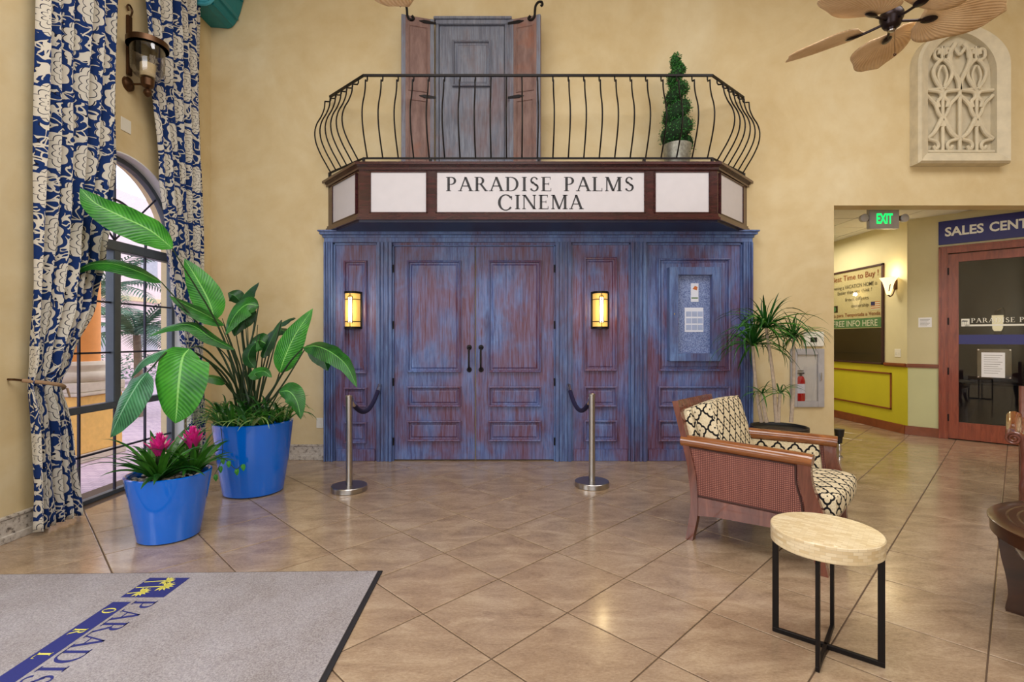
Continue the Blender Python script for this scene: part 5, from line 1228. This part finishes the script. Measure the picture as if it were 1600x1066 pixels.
for far in (False, True):
    mb = MB(); side_poly(mb, [tuple(c) for c in map(tuple, [(p.x, p.y) for p in crom([(u, z, 0) for u, z in rear_b], 4)])]+[(p.x, p.y) for p in crom([(u, z, 0) for u, z in rear_f], 4)], 0, .05, far); mb.build('rear_leg', 'frame_wood', ac)
    mb = MB(); side_poly(mb, [(p.x, p.y) for p in crom([(u, z, 0) for u, z in front[:7]], 4)]+[(p.x, p.y) for p in crom([(u, z, 0) for u, z in front[7:]], 4)], 0, .05, far); mb.build('front_leg', 'frame_wood', ac)
    mb = MB(); top = [(.04, .31), (.71, .31)]; bot = [(.70, .235), (.5, .215), (.3, .205), (.15, .198), (.04, .18)]; side_poly(mb, top+bot, .005, .04, far); mb.build('side_rail', 'frame_wood', ac)
    mb = MB(); side_poly(mb, [(-.01, .31), (.70, .31), (.685, .42), (.66, .52), (.655, .64), (-.05, .655)], .012, .03, far); mb.build('cane_panel', 'woven_cane', ac)
    mb = MB(); f = (lambda u, v: vfar(u)-v) if far else (lambda u, v: v)
    for a_, b_ in (((.04, .318), (.695, .318)), ((.64, .63), (-.03, .645))): mb.tube([(a_[0], f(a_[0], .009), a_[1]), (b_[0], f(b_[0], .009), b_[1])], .006, 6)
    cp = crom([(.645, f(.645, .009), .63), (.65, f(.65, .009), .52), (.675, f(.675, .009), .42), (.69, f(.69, .009), .32)], 4); mb.tube(cp, .006, 6); mb.build('cane_beading', 'cane_dark', ac)
    # arm
    ap = crom([(-.075, f(-.07, .03), .685), (.1, f(.1, .03), .683), (.4, f(.4, .03), .676), (.66, f(.66, .03), .67), (.735, f(.735, .03), .665)], 4)
    mb = MB(); mb.tube(ap, [.044]*len(ap), 14, flat=.95); mb.build('arm_rest', 'arm_wood', ac)
    # upholstered inner side
    mb = MB(); side_poly(mb, [(.0, .44), (.65, .44), (.63, .64), (-.02, .645)], .032, .065, far); mb.build('arm_upholstery', 'trellis_fabric', ac)
mb = MB(); mb.T = Matrix.Translation((-.085, 0, .80)) @ Matrix.Rotation(math.radians(-15), 4, 'Y'); mb.box(-.02, .02, .045, .60, .07, .165, .008); mb.box(-.015, .015, .045, .60, -.38, -.30, .004)
for vv in (.18, .32, .46): mb.box(-.01, .01, vv-.02, vv+.02, -.3, .07)
mb.build('back_frame', 'frame_wood', ac)
mb = MB(); mb.box(.775, .80, .05, .77, .22, .33, .004); mb.build('front_rail', 'frame_wood', ac)
mb = MB(); mb.box(0, .03, .05, .60, .22, .33, .004); mb.build('back_rail', 'frame_wood', ac)
mb = MB(); mb.T = Matrix.Translation((-.0, .32, .62)) @ Matrix.Rotation(math.radians(-15), 4, 'Y'); cushion(mb, (0, 0, 0.015), (.09, .53, .54), .035, .012); mb.build('back_upholstery', 'trellis_fabric', ac)
mb = MB(); cushion(mb, (.43, .40, .405), (.86, .60, .16), .045, .02, 11)
mb.v = [(u, (v if u < .66 else (.40+(v-.40)*(1+.16*min(1, (u-.66)/.06)))), z) for u, v, z in mb.v]
mb.build('seat_cushion', 'trellis_fabric', ac)
pl_ = thing('throw_pillow', 'plump box pillow in black and beige trellis fabric leaning in the armchair', 'pillow', ac.matrix_world @ Vector((0, 0, 0)) if False else (1.244, 3.51, 0), math.radians(-42))
mb = MB(); mb.T = Matrix.Translation((.105, .375, .715)) @ Matrix.Rotation(math.radians(-17), 4, 'Y'); cushion(mb, (0, 0, 0), (.15, .60, .48), .022, .016, 11); mb.build('cover', 'trellis_fabric', pl_)
mb = MB(); mb.T = Matrix.Translation((.105, .375, .715)) @ Matrix.Rotation(math.radians(-17), 4, 'Y')
for sx in (-.062, .062):
    r_ = .03; y_, z_ = .296, .236; cs_ = []
    for (cy_, cz_, a0_) in ((y_-r_, z_-r_, 0), (-y_+r_, z_-r_, 90), (-y_+r_, -z_+r_, 180), (y_-r_, -z_+r_, 270)):
        for k in range(4): a_ = math.radians(a0_+k*30); cs_.append((sx*1.05, cy_+r_*math.cos(a_), cz_+r_*math.sin(a_)))
    mb.tube(cs_+[cs_[0]], .005, 6)
mb.build('piping', 'trellis_fabric', pl_)

# ------------------------------------------------------------------ side table with inlaid top
st = thing('side_table', 'round side table with pale inlaid top and crossed black metal frame', 'side table', (1.42, 2.29, 0), math.radians(-39.5))
MB().lathe([(0, .465), (.218, .465), (.222, .468), (.222, .538), (.219, .542), (0, .542)], seg=72)
mb = MB(); seg = 72; prf_ = [(.216, .467), (.222, .471), (.223, .537), (.219, .542)]
vs = []; 
for r_, z_ in prf_:
    for k in range(seg): vs.append((r_*math.cos(2*PI*k/seg), r_*math.sin(2*PI*k/seg), z_))
fs = []; us = []
for i in range(3):
    for k in range(seg):
        fs.append((i*seg+k, i*seg+(k+1) % seg, (i+1)*seg+(k+1) % seg, (i+1)*seg+k)); c0, c1 = k/seg*1.4, (k+1)/seg*1.4; us.append([(c0, prf_[i][1]), (c1, prf_[i][1]), (c1, prf_[i+1][1]), (c0, prf_[i+1][1])])
mb.smooth = True; mb.add(vs, fs, us); mb.smooth = False
mb.add([vs[k] for k in range(seg)], [tuple(range(seg))[::-1]]); mb.add([vs[3*seg+k] for k in range(seg)], [tuple(range(seg))]); mb.build('table_top', 'bone_inlay', st)
MB().box(.16, .20, -.155, -.13, .467, .484).build('wood_plug', 'rail_wood', st) if False else None
mb = MB()
w = .012; h = .008
for rz_ in (0, PI/2):
    mb.T = Matrix.Rotation(rz_, 4, 'Z')
    mb.box(-.218, .218, -h, h, 0, .022, .002); mb.box(-.218, -.192, -h, h, .02, .467, .002); mb.box(.192, .218, -h, h, .02, .467, .002); mb.box(-.218, .218, -h, h, .452, .467)
    o = mb.build('metal_frame', 'black_iron', st); mb = MB()

# round coffee table at the right edge
ct = thing('coffee_table', 'round dark carved wood coffee table cut off at the right edge', 'coffee table', (2.875, 2.227, 0), math.radians(0))
MB().lathe([(0, .432), (.555, .432), (.562, .437), (.565, .495), (.572, .499), (.572, .504), (.566, .508), (.502, .508), (.497, .503), (.492, .508), (.462, .508), (.457, .503), (.452, .508), (.0, .508)], seg=72).build('table_top', 'table_wood', ct)
MB().lathe([(.44, .34), (.47, .345), (.49, .39), (.50, .43), (.44, .43)], seg=60).build('apron', 'table_wood', ct)
la = math.atan2(2.62-2.227, 2.585-2.875)
for k in range(4):
    a_ = la+k*PI/2; mb = MB(); mb.T = Matrix.Rotation(a_, 4, 'Z')
    pr_ = [(.38, .36), (.49, .41), (.525, .36), (.52, .28), (.50, .18), (.492, .09), (.50, .0), (.43, .0), (.41, .08), (.385, .2)]
    pc = [(p.x, p.y) for p in crom([(u, z, 0) for u, z in pr_]+[(.40, .34, 0)], 4)][:-1]
    mb.prism(pc, -.045, .045, 'y'); lg = mb.build('leg', 'table_wood', ct)
    mb = MB(); mb.T = Matrix.Rotation(a_, 4, 'Z')
    for j in (-2, -1, 0, 1, 2): mb.tube(crom([(.49, j*.013, .43), (.525, j*.016, .38), (.515, j*.012, .32), (.50, j*.004, .27)], 4), [.009]*13, 6)
    mb.build('carved_knee', 'table_wood', lg)

# scroll armed chair at right edge
sc2 = thing('scroll_arm_chair', 'carved wooden chair with scrolled arm peeking in at the right edge', 'chair', (3.77, 3.80, 0), math.radians(45))
# local +x goes back (away), -y is its other side (off frame)
for yy, q in ((0, 1), (-.76, -1)):
    px_ = yy-.05*q; mb = MB(); sp_ = []
    for k in range(36): a_ = -.2+k*.42; r_ = .050*(1-k/40); sp_.append((-.028, yy-q*r_*math.cos(a_), .655+r_*math.sin(a_)))
    mb.tube(crom([(-.02, yy, .655), (.2, yy, .662), (.4, yy, .69), (.62, yy, .75)], 4), .048, 14); mb.tube(crom([(.0, px_+.012*q, .665), (.3, px_, .66), (.62, px_, .72)], 4), .032, 10); mb.build('arm_rest', 'arm_wood', sc2)
    mb = MB(); mb.tube(sp_, [.010-.004*k/35 for k in range(36)], 8); mb.build('scroll', 'frame_wood', sc2)
    mb = MB(); mb.tube(crom([(-.01, px_+.0*q, .68), (.0, px_-.008*q, .60), (.01, px_-.015*q, .5), (.01, px_-.01*q, .36), (.01, px_, .3), (.02, px_, .15), (-.02, px_, 0)], 4), [.030]*12+[.026]*6+[.018]*7, 10); mb.build('front_leg', 'frame_wood', sc2)
    mb = MB(); mb.tube(crom([(.68, px_, 0), (.64, px_, .3), (.64, px_, .6), (.72, px_, 1.0)], 4), [.024]*13, 10); mb.build('rear_leg', 'frame_wood', sc2)
    MB().box(.03, .63, px_-.015, px_+.015, .30, .38, .004).build('side_rail', 'frame_wood', sc2)
MB().box(-.005, .03, -.70, -.06, .30, .38, .004).build('front_rail', 'frame_wood', sc2)
mb = MB(); cushion(mb, (.34, -.38, .43), (.6, .6, .12), .04, .02); mb.build('seat_cushion', 'trellis_fabric', sc2)
mb = MB(); mb.T = Matrix.Translation((.66, -.38, .72)) @ Matrix.Rotation(math.radians(10), 4, 'Y'); cushion(mb, (0, 0, 0), (.06, .58, .5), .02, .01); mb.build('back_upholstery', 'trellis_fabric', sc2)

# ------------------------------------------------------------------ rug
rg_ = thing('entrance_rug', 'grey entrance mat with black border and blue palm logo lettering', 'rug', (-.778, 3.045, 0), math.radians(1.2))
RW, RL = 2.55, 2.3
MB().box(-RW+.028, -.028, -RL+.03, -.014, .001, .010).build('pile', 'rug_pile', rg_)
mb = MB(); mb.box(-.028, 0, -RL, 0, 0, .006, .002); mb.box(-RW, 0, -.014, 0, 0, .006, .002); mb.box(-RW, -RW+.028, -RL, 0, 0, .006, .002); mb.box(-RW, 0, -RL, -RL+.03, 0, .006, .002); mb.build('rubber_border', 'rug_border', rg_)
inv = (Matrix.Translation(rg_.location) @ Matrix.Rotation(math.radians(1.2), 4, 'Z')).inverted()
def RT(x, y): return inv @ frame_mat((x, y, .0102), (0, -1, 0), (1, 0, 0))
mb = MB(); mb.T = inv; mb.box(-2.107, -1.874, 2.72, 2.942, .0095, .0110); mb.box(-2.108, -2.013, .9, 2.672, .0095, .0110); mb.build('logo_field', 'rug_blue', rg_)
mb = MB(); serif(mb, 'PARADISE', .76, .118, RT(-1.995, 2.685), .0010, .02); mb.build('lettering', 'rug_blue', rg_)
mb = MB(); serif(mb, 'PALMS', .50, .118, RT(-1.995, 1.86), .0010, .02); mb.build('lettering', 'rug_blue', rg_)
mb = MB(); T = RT(-2.092, 2.61)
for k, ch in enumerate('ORLANDO'): serif(mb, ch, .052, .062, inv @ frame_mat((-2.092, 2.61-k*.185, .0112), (0, -1, 0), (1, 0, 0)), .0008)
mb.T = inv
def palm(cx, cy, r):      # palm logo: crown of pointed leaves, trunk to -x
    for k in range(9):
        a_ = -1.9+k*.475; p = Vector((cx+r*math.cos(a_), cy+r*math.sin(a_))); n_ = Vector((-math.sin(a_), math.cos(a_)))*r*.16; m_ = Vector((cx, cy)).lerp(p, .5)
        mb.prism([(cx, cy), tuple(m_-n_), tuple(p), tuple(m_+n_)], .0112, .0118)
    mb.prism([(-2.10, cy-.02), (cx, cy-.004), (cx, cy+.004), (-2.10, cy-.012)], .0112, .0118)
palm(-1.985, 2.905, .045); palm(-1.955, 2.84, .055); palm(-2.04, 2.775, .05); mb.build('palm_emblem', 'rug_yellow', rg_)

# ------------------------------------------------------------------ ceiling fans
def make_fan(label, loc, rot):
    t_ = thing('ceiling_fan', label, 'ceiling fan', loc, 0, 'palm leaf ceiling fans')
    MB().lathe([(0, -.062), (.026, -.06), (.031, -.045), (.045, -.04), (.056, -.024), (.062, .0), (.07, .016), (.072, .05), (.06, .075), (.03, .12), (0, .125)], seg=36).build('motor_housing', 'fan_metal', t_)
    MB().lathe([(0, -.069), (.022, -.066), (.024, -.059)], seg=16).build('end_cap', 'steel', t_)
    MB().tube([(0, 0, .12), (0, 0, CZ-loc[2]-.06)], .013, 10).build('down_rod', 'fan_metal', t_)
    MB().lathe([(.03, CZ-loc[2]-.1), (.07, CZ-loc[2]-.06), (.08, CZ-loc[2]-.001)], seg=24).build('canopy', 'fan_metal', t_)
    MB().tube([(.0, -.03, -.075), (.0, -.03, -.235)], .0016, 5).build('pull_chain', 'bronze', t_)
    MB().lathe([(0, -.255), (.008, -.25), (.010, -.243), (.006, -.235), (0, -.233)], (0, -.03, 0), 10).build('pull_knob', 'bronze', t_)
    for k in range(5):
        T = Matrix.Rotation(rot+k*2*PI/5, 4, 'Z') @ Matrix.Rotation(math.radians(-17), 4, 'X')
        n, m = 16, 12; vs = []; fs = []; us = []
        for i in range(n+1):
            t = i/n; x = .17+.48*t; w = .215*math.sin(PI*min(1, .07+.88*t**.7))**.5*(1+.06*math.sin(t*9))
            if i == n: w *= .42
            for j in range(m+1):
                s = j/m*2-1; vs.append((x+(.03*math.cos(s*PI/2)*t if i > n-3 else 0), s*w, .012*(s*s)-.01*t)); 
        for i in range(n):
            for j in range(m):
                q = (i*(m+1)+j, i*(m+1)+j+1, (i+1)*(m+1)+j+1, (i+1)*(m+1)+j); fs.append(q); us.append([((b % (m+1))/m, (b//(m+1))/n) for b in q])
        mb = MB(); mb.T = T; mb.smooth = True; mb.add(vs, fs, us); o = mb.build('blade', 'fan_blade', t_); md = o.modifiers.new('s', 'SOLIDIFY'); md.thickness = .008
        mb = MB(); mb.T = T; mb.tube([(.05, 0, -.0), (.12, 0, -.008), (.20, 0, -.014)], .009, 6)
        mb.T = T @ Matrix.Translation((.225, 0, -.014)) @ Matrix.Diagonal((1.4, .85, .5, 1)); mb.lathe([(0, -.02), (.03, -.012), (.038, 0), (.03, .012), (0, .02)], seg=18); mb.build('blade_iron', 'fan_metal', o)
    return t_
make_fan('palm leaf ceiling fan with dark motor at the upper right', (X(1393, 3.5), 3.5, Z(34, 3.5)), math.radians(61))
make_fan('second palm leaf fan showing only one blade tip at the top edge', (-.80, 2.66, Z(34, 3.5)), math.radians(80))
